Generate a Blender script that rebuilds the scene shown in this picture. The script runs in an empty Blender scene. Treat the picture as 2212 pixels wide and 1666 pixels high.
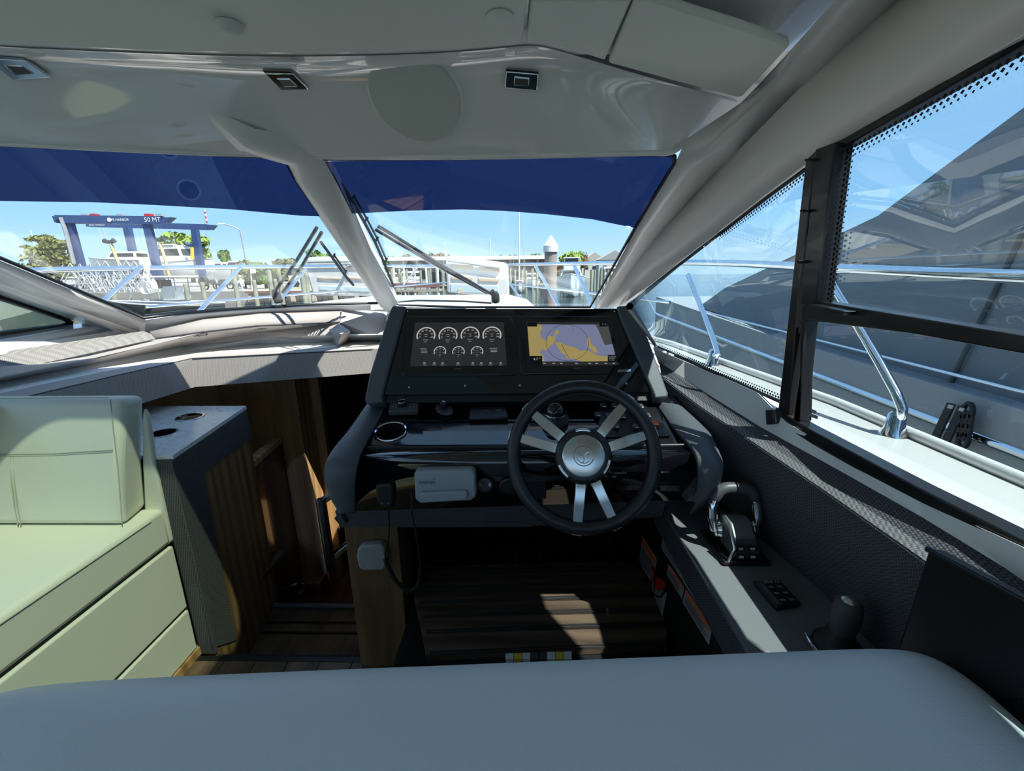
import bpy, bmesh, math, random
from mathutils import Vector, Matrix, Quaternion
R = math.radians
S = bpy.context.scene
COL = S.collection
random.seed(7)

# ---------------------------------------------------------------- camera
F_PX, CX, CY = 935.0, 1106.0, 833.0
PITCH, YAW, ROLL = R(14.85), R(1.2), R(0.6)
EYE = Vector((0, 0, 1.5))
W_ = Vector((-math.sin(YAW) * math.cos(PITCH), math.cos(YAW) * math.cos(PITCH), -math.sin(PITCH)))
r0 = Vector((math.cos(YAW), math.sin(YAW), 0)); d0 = W_.cross(r0)
R_ = r0 * math.cos(ROLL) + d0 * math.sin(ROLL)
D_ = d0 * math.cos(ROLL) - r0 * math.sin(ROLL)
cd = bpy.data.cameras.new('camera'); cam = bpy.data.objects.new('camera', cd); COL.objects.link(cam)
cd.sensor_width = 36.0; cd.lens = F_PX / 2212 * 36; cd.clip_start = 0.02; cd.clip_end = 800
m = Matrix.Identity(4)
for i in range(3):
    m[i][0] = R_[i]; m[i][1] = -D_[i]; m[i][2] = -W_[i]; m[i][3] = EYE[i]
cam.matrix_world = m
S.camera = cam

# ---------------------------------------------------------------- sky, sun, exposure
SUN_AZ, SUN_EL, SUN_E = -33.0, 60.0, 5.7
wd = bpy.data.worlds.new('sky'); S.world = wd; wd.use_nodes = True
nt = wd.node_tree; bg = nt.nodes['Background']
tc = nt.nodes.new('ShaderNodeTexCoord'); sp = nt.nodes.new('ShaderNodeSeparateXYZ')
cr = nt.nodes.new('ShaderNodeValToRGB')
nt.links.new(tc.outputs['Generated'], sp.inputs[0]); nt.links.new(sp.outputs[2], cr.inputs[0]); nt.links.new(cr.outputs[0], bg.inputs[0])
e = cr.color_ramp.elements
e[0].position = 0.0; e[0].color = (0.55, 0.75, 0.93, 1)
e[1].position = 1.0; e[1].color = (0.27, 0.44, 0.74, 1)
for p_, c_ in ((0.10, (0.33, 0.60, 0.93, 1)), (0.35, (0.31, 0.54, 0.88, 1))):
    n_ = cr.color_ramp.elements.new(p_); n_.color = c_
bg.inputs[1].default_value = 0.68
sl = bpy.data.lights.new('sun', 'SUN'); sl.energy = SUN_E; sl.angle = R(0.53); sl.color = (1.0, 0.95, 0.87)
so = bpy.data.objects.new('sun', sl); COL.objects.link(so)
SUN_DIR = Vector((math.cos(R(SUN_AZ)) * math.cos(R(SUN_EL)), math.sin(R(SUN_AZ)) * math.cos(R(SUN_EL)), math.sin(R(SUN_EL))))
so.location = SUN_DIR * 30; so.rotation_euler = SUN_DIR.to_track_quat('Z', 'Y').to_euler()
vs = S.view_settings; vs.view_transform = 'Standard'; vs.look = 'None'; vs.gamma = 1.0; vs.use_curve_mapping = False
vs.exposure = 1.15
S.cycles.max_bounces = 8; S.cycles.diffuse_bounces = 4; S.cycles.glossy_bounces = 3
S.cycles.transmission_bounces = 4; S.cycles.transparent_max_bounces = 14
S.cycles.adaptive_threshold = 0.05
S.cycles.caustics_reflective = False; S.cycles.caustics_refractive = False
S.cycles.sample_clamp_indirect = 6.0

# ---------------------------------------------------------------- helpers
def ray(x, y): return R_ * ((x - CX) / F_PX) + D_ * ((y - CY) / F_PX) + W_
def P(x, y, X=None, Y=None, Z=None):
    v = ray(x, y)
    if X is not None: s = (X - EYE.x) / v.x
    elif Y is not None: s = (Y - EYE.y) / v.y
    else: s = (Z - EYE.z) / v.z
    return EYE + v * s
def plane(a, b, c):
    n = (b - a).cross(c - a).normalized(); return (a, n)
def PP(x, y, pl, off=0.0):
    v = ray(x, y); s = (pl[0] - EYE).dot(pl[1]) / v.dot(pl[1]); q = EYE + v * s
    if off:
        n = pl[1] if pl[1].dot(EYE - pl[0]) > 0 else -pl[1]
        q = q + n * off
    return q
def V(*a): return Vector(a)

class MB:
    def __init__(s): s.v = []; s.f = []
    def add(s, vs, fs):
        o = len(s.v); s.v += [tuple(q) for q in vs]; s.f += [tuple(i + o for i in f) for f in fs]; return s
    def poly(s, pts): return s.add(pts, [tuple(range(len(pts)))])
    def prism(s, pts, vec):
        n = len(pts); vec = Vector(vec)
        vs = [Vector(p) for p in pts] + [Vector(p) + vec for p in pts]
        fs = [tuple(range(n))[::-1], tuple(range(n, 2 * n))] + [(i, (i + 1) % n, n + (i + 1) % n, n + i) for i in range(n)]
        return s.add(vs, fs)
    def slab(s, pts, t):
        pts = [Vector(p) for p in pts]
        n = Vector((0, 0, 0))
        for i in range(len(pts)):
            n += pts[i].cross(pts[(i + 1) % len(pts)])
        return s.prism(pts, n.normalized() * t)
    def box(s, c, sz, rot=None):
        c = Vector(c); h = [a / 2 for a in sz]; vs = []
        for z in (-1, 1):
            for x, y in ((-1, -1), (1, -1), (1, 1), (-1, 1)):
                q = Vector((x * h[0], y * h[1], z * h[2]))
                if rot is not None: q = rot @ q
                vs.append(c + q)
        return s.add(vs, [(0, 3, 2, 1), (4, 5, 6, 7), (0, 1, 5, 4), (1, 2, 6, 5), (2, 3, 7, 6), (3, 0, 4, 7)])
    def loft(s, rings, caps=True, closed=True, loop=False):
        n = len(rings[0]); k = len(rings); vs = [p for r in rings for p in r]; fs = []
        for j in range(k if loop else k - 1):
            a, b = j * n, ((j + 1) % k) * n
            for i in range(n if closed else n - 1):
                i2 = (i + 1) % n
                fs.append((a + i, a + i2, b + i2, b + i))
        if caps and not loop: fs += [tuple(range(n))[::-1], tuple(range((k - 1) * n, k * n))]
        return s.add(vs, fs)
    def grid(s, rows): return s.loft(rows, caps=False, closed=False)
    def tube(s, path, r, n=8, caps=True, loop=False, flat=None):
        path = [Vector(p) for p in path]; k = len(path); rings = []
        up = None
        for i in range(k):
            if loop: t = path[(i + 1) % k] - path[i - 1]
            else: t = path[min(i + 1, k - 1)] - path[max(i - 1, 0)]
            t.normalize()
            if up is None:
                up = Vector((0, 0, 1)) if abs(t.z) < .9 else Vector((1, 0, 0))
            up = (up - t * up.dot(t)); up.normalize(); sd = t.cross(up)
            rr = r[i] if isinstance(r, (list, tuple)) else r
            fl = flat or 1.0
            rings.append([path[i] + sd * (math.cos(2 * math.pi * j / n) * rr) + up * (math.sin(2 * math.pi * j / n) * rr * fl) for j in range(n)])
        return s.loft(rings, caps=caps, loop=loop)
    def lathe(s, prof, o, ax=(0, 0, 1), n=24, sx=1.0, caps=True):
        ax = Vector(ax).normalized(); u = ax.orthogonal().normalized() if abs(ax.z) < .999 else Vector((1, 0, 0)); w = ax.cross(u); o = Vector(o)
        rings = [[o + ax * h + u * (r * sx * math.cos(2 * math.pi * j / n)) + w * (r * math.sin(2 * math.pi * j / n)) for j in range(n)] for r, h in prof]
        return s.loft(rings, caps=caps)
    def frame(s, outer, inner, vec):
        n = len(outer); vec = Vector(vec)
        o = [Vector(p) for p in outer]; i_ = [Vector(p) for p in inner]
        rings = [o, i_, [p + vec for p in i_], [p + vec for p in o]]
        return s.loft([[rings[a][k] for a in range(4)] for k in range(n)], loop=True)
    def build(s, name, mat, parent=None, smooth=0, bevel=0, seg=2, solid=0, subd=0, kind=None, label=None):
        me = bpy.data.meshes.new(name); me.from_pydata(s.v, [], s.f); me.update()
        bm = bmesh.new(); bm.from_mesh(me); bmesh.ops.recalc_face_normals(bm, faces=bm.faces); bm.to_mesh(me); bm.free()
        if mat: me.materials.append(M[mat])
        if smooth:
            me.shade_smooth()
            if smooth < 180: me.set_sharp_from_angle(angle=R(smooth))
        ob = bpy.data.objects.new(name, me); COL.objects.link(ob)
        if solid:
            q = ob.modifiers.new('s', 'SOLIDIFY'); q.thickness = solid; q.offset = 0
        if bevel:
            q = ob.modifiers.new('b', 'BEVEL'); q.width = bevel; q.segments = seg; q.limit_method = 'ANGLE'; q.angle_limit = R(35)
            me.shade_smooth(); me.set_sharp_from_angle(angle=R(60))
            q.harden_normals = False
        if subd:
            q = ob.modifiers.new('u', 'SUBSURF'); q.levels = subd; q.render_levels = subd; me.shade_smooth()
        if parent is not None: attach(ob, parent)
        if kind: ob['kind'] = kind
        if label: ob['label'] = label
        return ob
def attach(ob, parent):
    ob.parent = parent
    ob.matrix_parent_inverse = wm(parent).inverted()
def wm(o):
    q = Matrix.Translation(o.location) @ o.rotation_euler.to_matrix().to_4x4()
    if o.parent is not None: q = wm(o.parent) @ o.matrix_parent_inverse @ q
    return q
def tag(o, label, cat, group=None):
    o['label'] = label; o['category'] = cat
    if group: o['group'] = group
    return o
def thing(name, label, cat, loc=(0, 0, 0), group=None):
    o = bpy.data.objects.new(name, None); COL.objects.link(o); o.location = loc; o.empty_display_size = .05
    return tag(o, label, cat, group)
def struct(name, label=None, loc=(0, 0, 0)):
    o = bpy.data.objects.new(name, None); COL.objects.link(o); o.location = loc; o.empty_display_size = .05
    o['kind'] = 'structure'
    if label: o['label'] = label
    return o
def dup(root, loc, rotz=0, label=None, scale=None):
    c = root.copy(); COL.objects.link(c); c.location = loc; c.rotation_euler = (0, 0, rotz)
    if scale: c.scale = scale
    if label: c['label'] = label
    def rec(o, p):
        for ch in list(o.children):
            k = ch.copy(); COL.objects.link(k); k.parent = p; k.matrix_parent_inverse = ch.matrix_parent_inverse.copy(); rec(ch, k)
    if root.children: rec(root, c)
    return c
def arc(c, r, a0, a1, n, u=(1, 0, 0), w=(0, 1, 0)):
    c = Vector(c); u = Vector(u); w = Vector(w)
    return [c + u * (r * math.cos(R(a0 + (a1 - a0) * i / n))) + w * (r * math.sin(R(a0 + (a1 - a0) * i / n))) for i in range(n + 1)]
def rrect(o, u, w, a, b, r, n=4):
    """rounded rectangle a x b centred at o in axes u, w"""
    o = Vector(o); u = Vector(u).normalized(); w = Vector(w).normalized(); out = []
    for sx, sy, a0 in ((1, 1, 0), (-1, 1, 90), (-1, -1, 180), (1, -1, 270)):
        out += arc(o + u * (sx * (a / 2 - r)) + w * (sy * (b / 2 - r)), r, a0, a0 + 90, n, u, w)
    return out
def text(body, o, u, w, h, mat, parent, name='lettering', ext=0.0, align='CENTER'):
    """flat lettering lying in the plane of axes u (reading direction), w (up)"""
    c = bpy.data.curves.new(name, 'FONT'); c.body = body; c.size = h; c.align_x = align; c.align_y = 'CENTER'; c.extrude = ext; c.resolution_u = 2
    t = bpy.data.objects.new(name, c); COL.objects.link(t)
    me = bpy.data.meshes.new_from_object(t.evaluated_get(bpy.context.evaluated_depsgraph_get()))
    bpy.data.objects.remove(t); bpy.data.curves.remove(c)
    u = Vector(u).normalized(); w = Vector(w); w = (w - u * w.dot(u)).normalized(); n = u.cross(w); o = Vector(o)
    for q in me.vertices:
        q.co = o + u * q.co.x + w * q.co.y + n * q.co.z
    me.materials.clear(); me.materials.append(M[mat])
    ob = bpy.data.objects.new(name, me); COL.objects.link(ob)
    if parent is not None: attach(ob, parent)
    return ob
def smooth_path(pts, n=6):
    pts = [Vector(p) for p in pts]; out = []
    for i in range(len(pts) - 1):
        p0 = pts[max(i - 1, 0)]; p1 = pts[i]; p2 = pts[i + 1]; p3 = pts[min(i + 2, len(pts) - 1)]
        for k in range(n):
            t = k / n
            out.append(0.5 * ((2 * p1) + (p2 - p0) * t + (2 * p0 - 5 * p1 + 4 * p2 - p3) * t * t + (3 * p1 - p0 - 3 * p2 + p3) * t ** 3))
    out.append(pts[-1]); return out
def lerp(a, b, t): return a + (b - a) * t
def cut(ob, mb):
    """boolean-subtract a shape from an object's mesh and keep plain geometry"""
    me = bpy.data.meshes.new('c'); me.from_pydata(mb.v, [], mb.f); me.update()
    bm = bmesh.new(); bm.from_mesh(me); bmesh.ops.recalc_face_normals(bm, faces=bm.faces); bm.to_mesh(me); bm.free()
    c = bpy.data.objects.new('c', me); COL.objects.link(c)
    q = ob.modifiers.new('x', 'BOOLEAN'); q.operation = 'DIFFERENCE'; q.solver = 'EXACT'; q.object = c
    bpy.context.view_layer.update()
    new = bpy.data.meshes.new_from_object(ob.evaluated_get(bpy.context.evaluated_depsgraph_get()))
    ob.modifiers.clear(); ob.data = new
    bpy.data.objects.remove(c)
# ---------------------------------------------------------------- materials
M = {}
def mk(name):
    q = bpy.data.materials.new(name); q.use_nodes = True; M[name] = q
    n = q.node_tree; return q, n, n.nodes['Principled BSDF']
def col(c): return (c[0], c[1], c[2], 1)
def mat(name, c, rough=.5, metal=0, spec=.5, coat=0, emit=None, es=0, bump=None, bs=.2, var=0.0, vs=6):
    q, n, b = mk(name)
    b.inputs['Base Color'].default_value = col(c); b.inputs['Roughness'].default_value = rough
    b.inputs['Metallic'].default_value = metal; b.inputs['Specular IOR Level'].default_value = spec
    b.inputs['Coat Weight'].default_value = coat; b.inputs['Coat Roughness'].default_value = .03
    if emit: b.inputs['Emission Color'].default_value = col(emit); b.inputs['Emission Strength'].default_value = es
    tcn = n.nodes.new('ShaderNodeTexCoord')
    if var:
        t = n.nodes.new('ShaderNodeTexNoise'); t.inputs['Scale'].default_value = vs; t.inputs['Detail'].default_value = 4
        n.links.new(tcn.outputs['Object'], t.inputs['Vector'])
        x = n.nodes.new('ShaderNodeMix'); x.data_type = 'RGBA'
        x.inputs[6].default_value = col([a * (1 - var) for a in c]); x.inputs[7].default_value = col([min(1, a * (1 + var)) for a in c])
        n.links.new(t.outputs['Fac'], x.inputs[0]); n.links.new(x.outputs[2], b.inputs['Base Color'])
    if bump:
        t = n.nodes.new('ShaderNodeTexNoise'); t.inputs['Scale'].default_value = bump; t.inputs['Detail'].default_value = 3
        n.links.new(tcn.outputs['Object'], t.inputs['Vector'])
        u = n.nodes.new('ShaderNodeBump'); u.inputs['Strength'].default_value = bs; u.inputs['Distance'].default_value = .002
        n.links.new(t.outputs['Fac'], u.inputs['Height']); n.links.new(u.outputs[0], b.inputs['Normal'])
    return q
def weave(name, c, sc=260, amt=.5, rough=.7):
    q, n, b = mk(name); b.inputs['Roughness'].default_value = rough
    tcn = n.nodes.new('ShaderNodeTexCoord'); mp = n.nodes.new('ShaderNodeMapping'); mp.inputs['Rotation'].default_value = (R(40), R(35), R(45))
    n.links.new(tcn.outputs['Object'], mp.inputs[0])
    w = []
    for d, s in (('X', sc), ('Y', sc), ('Z', sc)):
        t = n.nodes.new('ShaderNodeTexWave'); t.wave_type = 'BANDS'; t.bands_direction = d; t.inputs['Scale'].default_value = s / 6.28
        n.links.new(mp.outputs[0], t.inputs['Vector']); w.append(t)
    a = n.nodes.new('ShaderNodeMath'); a.operation = 'MULTIPLY'; n.links.new(w[0].outputs['Fac'], a.inputs[0]); n.links.new(w[1].outputs['Fac'], a.inputs[1])
    a2 = n.nodes.new('ShaderNodeMath'); a2.operation = 'MULTIPLY_ADD'; n.links.new(w[2].outputs['Fac'], a2.inputs[0]); a2.inputs[1].default_value = .35; n.links.new(a.outputs[0], a2.inputs[2])
    x = n.nodes.new('ShaderNodeMix'); x.data_type = 'RGBA'
    x.inputs[6].default_value = col([k * (1 - amt) for k in c]); x.inputs[7].default_value = col([min(1, k * (1 + amt)) for k in c])
    n.links.new(a2.outputs[0], x.inputs[0]); n.links.new(x.outputs[2], b.inputs['Base Color'])
    u = n.nodes.new('ShaderNodeBump'); u.inputs['Strength'].default_value = .5; u.inputs['Distance'].default_value = .0015
    n.links.new(a2.outputs[0], u.inputs['Height']); n.links.new(u.outputs[0], b.inputs['Normal'])
    return q
def wood(name, c1, c2, sc=(18, 18, 1.2), rough=.4, dist=6, coat=0):
    q, n, b = mk(name); b.inputs['Roughness'].default_value = rough; b.inputs['Coat Weight'].default_value = coat
    tcn = n.nodes.new('ShaderNodeTexCoord'); mp = n.nodes.new('ShaderNodeMapping'); mp.inputs['Scale'].default_value = sc
    n.links.new(tcn.outputs['Object'], mp.inputs[0])
    t = n.nodes.new('ShaderNodeTexNoise'); t.inputs['Scale'].default_value = 1.6; t.inputs['Detail'].default_value = 7; t.inputs['Roughness'].default_value = .62
    t.inputs['Distortion'].default_value = .5
    n.links.new(mp.outputs[0], t.inputs['Vector'])
    w = n.nodes.new('ShaderNodeTexWave'); w.wave_type = 'RINGS'; w.inputs['Scale'].default_value = .35; w.inputs['Distortion'].default_value = dist; w.inputs['Detail'].default_value = 3
    n.links.new(mp.outputs[0], w.inputs['Vector'])
    a = n.nodes.new('ShaderNodeMath'); a.operation = 'MULTIPLY_ADD'; a.inputs[1].default_value = .45; n.links.new(w.outputs['Fac'], a.inputs[0]); n.links.new(t.outputs['Fac'], a.inputs[2])
    r = n.nodes.new('ShaderNodeValToRGB'); n.links.new(a.outputs[0], r.inputs[0])
    r.color_ramp.elements[0].position = .38; r.color_ramp.elements[0].color = col(c1); r.color_ramp.elements[1].position = .95; r.color_ramp.elements[1].color = col(c2)
    n.links.new(r.outputs[0], b.inputs['Base Color'])
    u = n.nodes.new('ShaderNodeBump'); u.inputs['Strength'].default_value = .12; u.inputs['Distance'].default_value = .002
    n.links.new(a.outputs[0], u.inputs['Height']); n.links.new(u.outputs[0], b.inputs['Normal'])
    return q
def glass(name, tint, ior=1.55, gain=1.4, ripple=0.0):
    q = bpy.data.materials.new(name); q.use_nodes = True; M[name] = q; n = q.node_tree; n.nodes.clear()
    o = n.nodes.new('ShaderNodeOutputMaterial'); tr = n.nodes.new('ShaderNodeBsdfTransparent'); tr.inputs[0].default_value = col(tint)
    g = n.nodes.new('ShaderNodeBsdfGlossy'); g.inputs['Roughness'].default_value = .004; g.inputs[0].default_value = (1, 1, 1, 1)
    fr = n.nodes.new('ShaderNodeFresnel'); fr.inputs['IOR'].default_value = ior
    a = n.nodes.new('ShaderNodeMath'); a.operation = 'MULTIPLY'; a.use_clamp = True; a.inputs[1].default_value = gain
    geo = n.nodes.new('ShaderNodeNewGeometry')
    # same reflectance from either face of the thin pane
    fl = n.nodes.new('ShaderNodeVectorMath'); fl.operation = 'SCALE'
    mm = n.nodes.new('ShaderNodeMath'); mm.operation = 'MULTIPLY_ADD'; mm.inputs[1].default_value = 2.0; mm.inputs[2].default_value = -1.0
    inv = n.nodes.new('ShaderNodeMath'); inv.operation = 'MULTIPLY_ADD'; inv.inputs[1].default_value = ior - 1 / ior; inv.inputs[2].default_value = 1 / ior
    # Fresnel node inverts the ior on backfaces: feed the reciprocal there
    mx = n.nodes.new('ShaderNodeMix'); mx.data_type = 'FLOAT'; mx.inputs[2].default_value = ior; mx.inputs[3].default_value = 1 / ior
    n.links.new(geo.outputs['Backfacing'], mx.inputs[0]); n.links.new(mx.outputs[0], fr.inputs['IOR'])
    for z in (fl, mm, inv): n.nodes.remove(z)
    x = n.nodes.new('ShaderNodeMixShader')
    n.links.new(fr.outputs[0], a.inputs[0]); n.links.new(a.outputs[0], x.inputs[0]); n.links.new(tr.outputs[0], x.inputs[1]); n.links.new(g.outputs[0], x.inputs[2]); n.links.new(x.outputs[0], o.inputs[0])
    return q

mat('gelcoat', (.84, .85, .85), .08, coat=1.0, spec=.8, bump=5, bs=.35)
mat('gelcoat_out', (.54, .54, .53), .25, coat=.2)
mat('pillar_white', (.82, .82, .81), .28, coat=.25)
mat('headliner', (.70, .75, .70), .6, bump=900, bs=.1)
mat('speaker_grey', (.56, .60, .57), .7, bump=900, bs=.2)
mat('panel_gap', (.03, .03, .03), .8)
mat('vinyl_cream', (.70, .71, .62), .45, bump=420, bs=.12)
mat('vinyl_white', (.82, .83, .85), .42, bump=300, bs=.22)
mat('stitch', (.42, .44, .35), .8)
mat('vinyl_taupe', (.37, .335, .32), .6, bump=500, bs=.2)
mat('tray_white', (.74, .74, .73), .5)
weave('fabric_mid', (.22, .21, .20), 420, .35)
weave('fabric_taupe', (.40, .37, .35), 420, .35)
weave('fabric_grey', (.068, .072, .078), 420, .7)
weave('fabric_wall', (.075, .077, .09), 400, .7)
weave('fabric_silver', (.13, .13, .135), 330, .55, .55)
mat('vinyl_grey', (.095, .105, .12), .5, bump=700, bs=.25)
mat('console_grey', (.15, .16, .168), .6, bump=600, bs=.4)
mat('black_gloss', (.004, .004, .006), .06, coat=.4, spec=.55)
mat('black_satin', (.010, .010, .012), .35)
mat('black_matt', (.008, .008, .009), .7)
mat('black_frame', (.012, .012, .013), .3, coat=.2)
mat('leather_black', (.016, .016, .018), .36, bump=350, bs=.3)
mat('chrome', (.82, .82, .83), .07, metal=1)
mat('chrome_dark', (.45, .45, .46), .10, metal=1)
mat('brushed', (.62, .61, .58), .24, metal=1)
mat('steel', (.80, .82, .85), .09, metal=1)
mat('white_plastic', (.36, .37, .38), .5)
mat('grey_plastic', (.07, .072, .078), .45)
mat('silver_pad', (.20, .21, .22), .35, metal=.3)
mat('orange', (.85, .14, .03), .5)
mat('red', (.5, .02, .03), .5)
mat('mark_white', (.75, .75, .75), .5)
mat('mark_grey', (.22, .22, .22), .5)
mat('mark_dark', (.03, .03, .035), .5)
mat('rubber', (.012, .012, .013), .6)
mat('foot_wood_gap', (.006, .006, .006), .6)
wood('oak', (.11, .065, .03), (.27, .165, .078), (15, 15, 1.0))
wood('oak_light', (.26, .14, .06), (.50, .30, .13), (15, 15, 1.0))
wood('oak_dark', (.012, .008, .005), (.035, .02, .012), (26, 26, 1.4))
wood('floor_wood', (.055, .035, .022), (.16, .105, .07), (20, 2.2, 20), .35)
wood('landing_wood', (.10, .032, .020), (.30, .12, .075), (14, 2.0, 14), .35)
wood('foot_wood', (.035, .020, .012), (.13, .085, .055), (3, 14, 14), .6)
mat('door_dark', (.006, .005, .005), .12, coat=.4)
def quartz():
    q, n, b = mk('quartz'); b.inputs['Roughness'].default_value = .18
    tcn = n.nodes.new('ShaderNodeTexCoord'); t = n.nodes.new('ShaderNodeTexNoise'); t.inputs['Scale'].default_value = 7; t.inputs['Detail'].default_value = 6; t.inputs['Distortion'].default_value = 2.5
    n.links.new(tcn.outputs['Object'], t.inputs['Vector']); r = n.nodes.new('ShaderNodeValToRGB'); n.links.new(t.outputs['Fac'], r.inputs[0])
    e = r.color_ramp.elements; e[0].position = .485; e[0].color = (.72, .74, .74, 1); e[1].position = .515; e[1].color = (.72, .74, .74, 1)
    k = e.new(.5); k.color = (.38, .40, .42, 1); n.links.new(r.outputs[0], b.inputs['Base Color'])
quartz()
glass('glass_clear', (.93, .96, .96), 1.5, 1.0)
glass('glass_side', (.64, .77, .79), 1.7, 2.2)
glass('glass_tint', (.17, .20, .33), 1.5, 1.6)
glass('glass_hatch', (.44, .49, .42), 1.5, 1.0)
mat('gasket', (.006, .006, .007), .35)
mat('screen_dark', (.012, .012, .013), .05, emit=(.012, .012, .014), es=0.55, coat=.5)
mat('screen_white', (.1, .1, .1), .3, emit=(.36, .35, .33), es=0.55)
mat('screen_grey', (.05, .05, .05), .3, emit=(.16, .16, .16), es=0.55)
def chart():
    q, n, b = mk('screen_chart'); b.inputs['Roughness'].default_value = .05; b.inputs['Base Color'].default_value = (.01, .01, .01, 1); b.inputs['Coat Weight'].default_value = .5
    tcn = n.nodes.new('ShaderNodeTexCoord')
    t = n.nodes.new('ShaderNodeTexNoise'); t.inputs['Scale'].default_value = 9; t.inputs['Detail'].default_value = 9; t.inputs['Roughness'].default_value = .55
    mp = n.nodes.new('ShaderNodeMapping'); mp.inputs['Location'].default_value = (3.1, 1.7, 0); n.links.new(tcn.outputs['Object'], mp.inputs[0]); n.links.new(mp.outputs[0], t.inputs['Vector'])
    r = n.nodes.new('ShaderNodeValToRGB'); r.color_ramp.interpolation = 'CONSTANT'; n.links.new(t.outputs['Fac'], r.inputs[0])
    e = r.color_ramp.elements; e[0].position = 0; e[0].color = (.185, .205, .36, 1); e[1].position = .495; e[1].color = (.27, .30, .47, 1)
    k = e.new(.51); k.color = (.36, .27, .075, 1)
    n.links.new(r.outputs[0], b.inputs['Emission Color']); b.inputs['Emission Strength'].default_value = 1.0
chart()
mat('chart_water', (.02, .02, .03), .1, emit=(.20, .22, .36), es=.36)
mat('chart_land', (.02, .02, .02), .1, emit=(.36, .28, .10), es=.4)
mat('led_orange', (.2, .1, .02), .3, emit=(1, .35, .05), es=3)
# outdoors
mat('lift_blue', (.035, .065, .17), .5, var=.15)
mat('galv', (.40, .42, .44), .45, metal=.3)
mat('boat_white', (.68, .68, .66), .3)
mat('boat_dark', (.030, .035, .038), .35)
mat('boat_teal', (.42, .52, .55), .4)
mat('boat_grey', (.28, .30, .32), .5)
mat('canvas_grey', (.15, .17, .185), .85, bump=40, bs=.2)
mat('strap_black', (.012, .012, .013), .6)
mat('strap_white', (.80, .78, .73), .6)
mat('pad_beige', (.52, .41, .31), .8)
mat('window_dark', (.03, .035, .04), .1)
mat('pile_wood', (.27, .27, .21), .9, bump=60, bs=.6, var=.3, vs=4)
mat('pile_brown', (.30, .24, .21), .9, bump=60, bs=.4, var=.15, vs=4)
mat('dock_wood', (.34, .30, .24), .9, var=.3, vs=8)
mat('red_brown', (.20, .075, .06), .7)
mat('asphalt', (.26, .25, .23), .95, var=.15)
mat('bank', (.23, .20, .13), .95, var=.3, vs=2)
mat('grass', (.20, .24, .07), .95, var=.35, vs=3)
mat('leaf_green', (.09, .15, .03), .9, var=.4, vs=2)
mat('leaf_olive', (.13, .14, .035), .9, var=.4, vs=2)
mat('leaf_light', (.22, .30, .06), .9, var=.4, vs=2)
mat('leaf_autumn', (.13, .085, .04), .9, var=.4, vs=2)
mat('bark', (.10, .075, .055), .95)
mat('roof_grey', (.34, .33, .32), .9)
mat('roof_tan', (.45, .40, .36), .9)
mat('house_wall', (.62, .58, .52), .9)
mat('metal_white', (.76, .76, .73), .6)
mat('yellow', (.80, .55, .05), .6)
mat('tan_strap', (.42, .36, .20), .8)
mat('shirt_brown', (.28, .13, .08), .9); mat('shirt_white', (.75, .75, .75), .9); mat('jeans', (.06, .09, .17), .9); mat('skin', (.45, .27, .19), .6); mat('hair', (.03, .02, .015), .8)
mat('flag_red', (.5, .04, .05), .8); mat('flag_white', (.8, .8, .8), .8)
def water():
    q, n, b = mk('water'); b.inputs['Base Color'].default_value = (.045, .065, .06, 1); b.inputs['Roughness'].default_value = .08
    tcn = n.nodes.new('ShaderNodeTexCoord'); t = n.nodes.new('ShaderNodeTexNoise'); t.inputs['Scale'].default_value = 1.4; t.inputs['Detail'].default_value = 4
    n.links.new(tcn.outputs['Object'], t.inputs['Vector']); u = n.nodes.new('ShaderNodeBump'); u.inputs['Strength'].default_value = .25; u.inputs['Distance'].default_value = .2
    n.links.new(t.outputs['Fac'], u.inputs['Height']); n.links.new(u.outputs[0], b.inputs['Normal'])
water()
# ================================================================ THE CABIN SHELL
ZC = 2.00                    # headliner
CLX = -0.725                # centreline of the boat
FLOOR = 0.13
# windshield: two flat panes meeting at the mullion
B0 = V(CLX, 2.50, 1.328); T0 = V(CLX, 1.648, 1.888)
BR = P(1275, 660, Y=2.20); BL = P(310, 683, Y=2.05)
PLR = plane(B0, T0, BR); PLL = plane(B0, T0, BL)
def WR(x, y, off=0): return PP(x, y, PLR, off)
def WL(x, y, off=0): return PP(x, y, PLL, off)

def wpane(win, f, pts, tint_pts, edge):
    MB().slab([f(*p) for p in pts], .006).build('pane', 'glass_clear', win)
    MB().slab([f(p[0], p[1], .012) for p in tint_pts], .0015).build('tint_band', 'glass_tint', win, label='dark blue sunshade band along the top of the glass')
    o = [f(p[0], p[1], .008) for p in pts]
    c = sum(o, V(0, 0, 0)) / len(o)
    MB().tube(o, edge, 6, loop=True).build('gasket', 'gasket', win, smooth=60)
w2 = struct('window_2', 'starboard windshield pane in front of the helm')
wpane(w2, WR, [(668, 343), (700, 340), (1000, 338), (1300, 331), (1440, 329), (1458, 333), (1458, 346), (1370, 492), (1275, 661), (1000, 661), (862, 656), (850, 650), (760, 500)],
      [(672, 344), (1000, 339), (1440, 330), (1458, 335), (1456, 348), (1372, 487), (1280, 468), (1180, 457), (1090, 450), (1000, 447), (880, 450), (736, 458)], .006)
w1 = struct('window_1', 'port windshield pane')
wpane(w1, WL, [(-500, 280), (-200, 297), (0, 307), (300, 321), (560, 334), (640, 338), (730, 460), (825, 640), (830, 652), (650, 656), (500, 665), (400, 673), (310, 684), (150, 616), (0, 553), (-300, 426), (-480, 350)],
      [(-500, 282), (0, 308), (560, 335), (640, 340), (690, 400), (735, 464), (650, 461), (500, 447), (330, 437), (200, 431), (0, 428), (-300, 425), (-480, 420)], .007)

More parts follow.
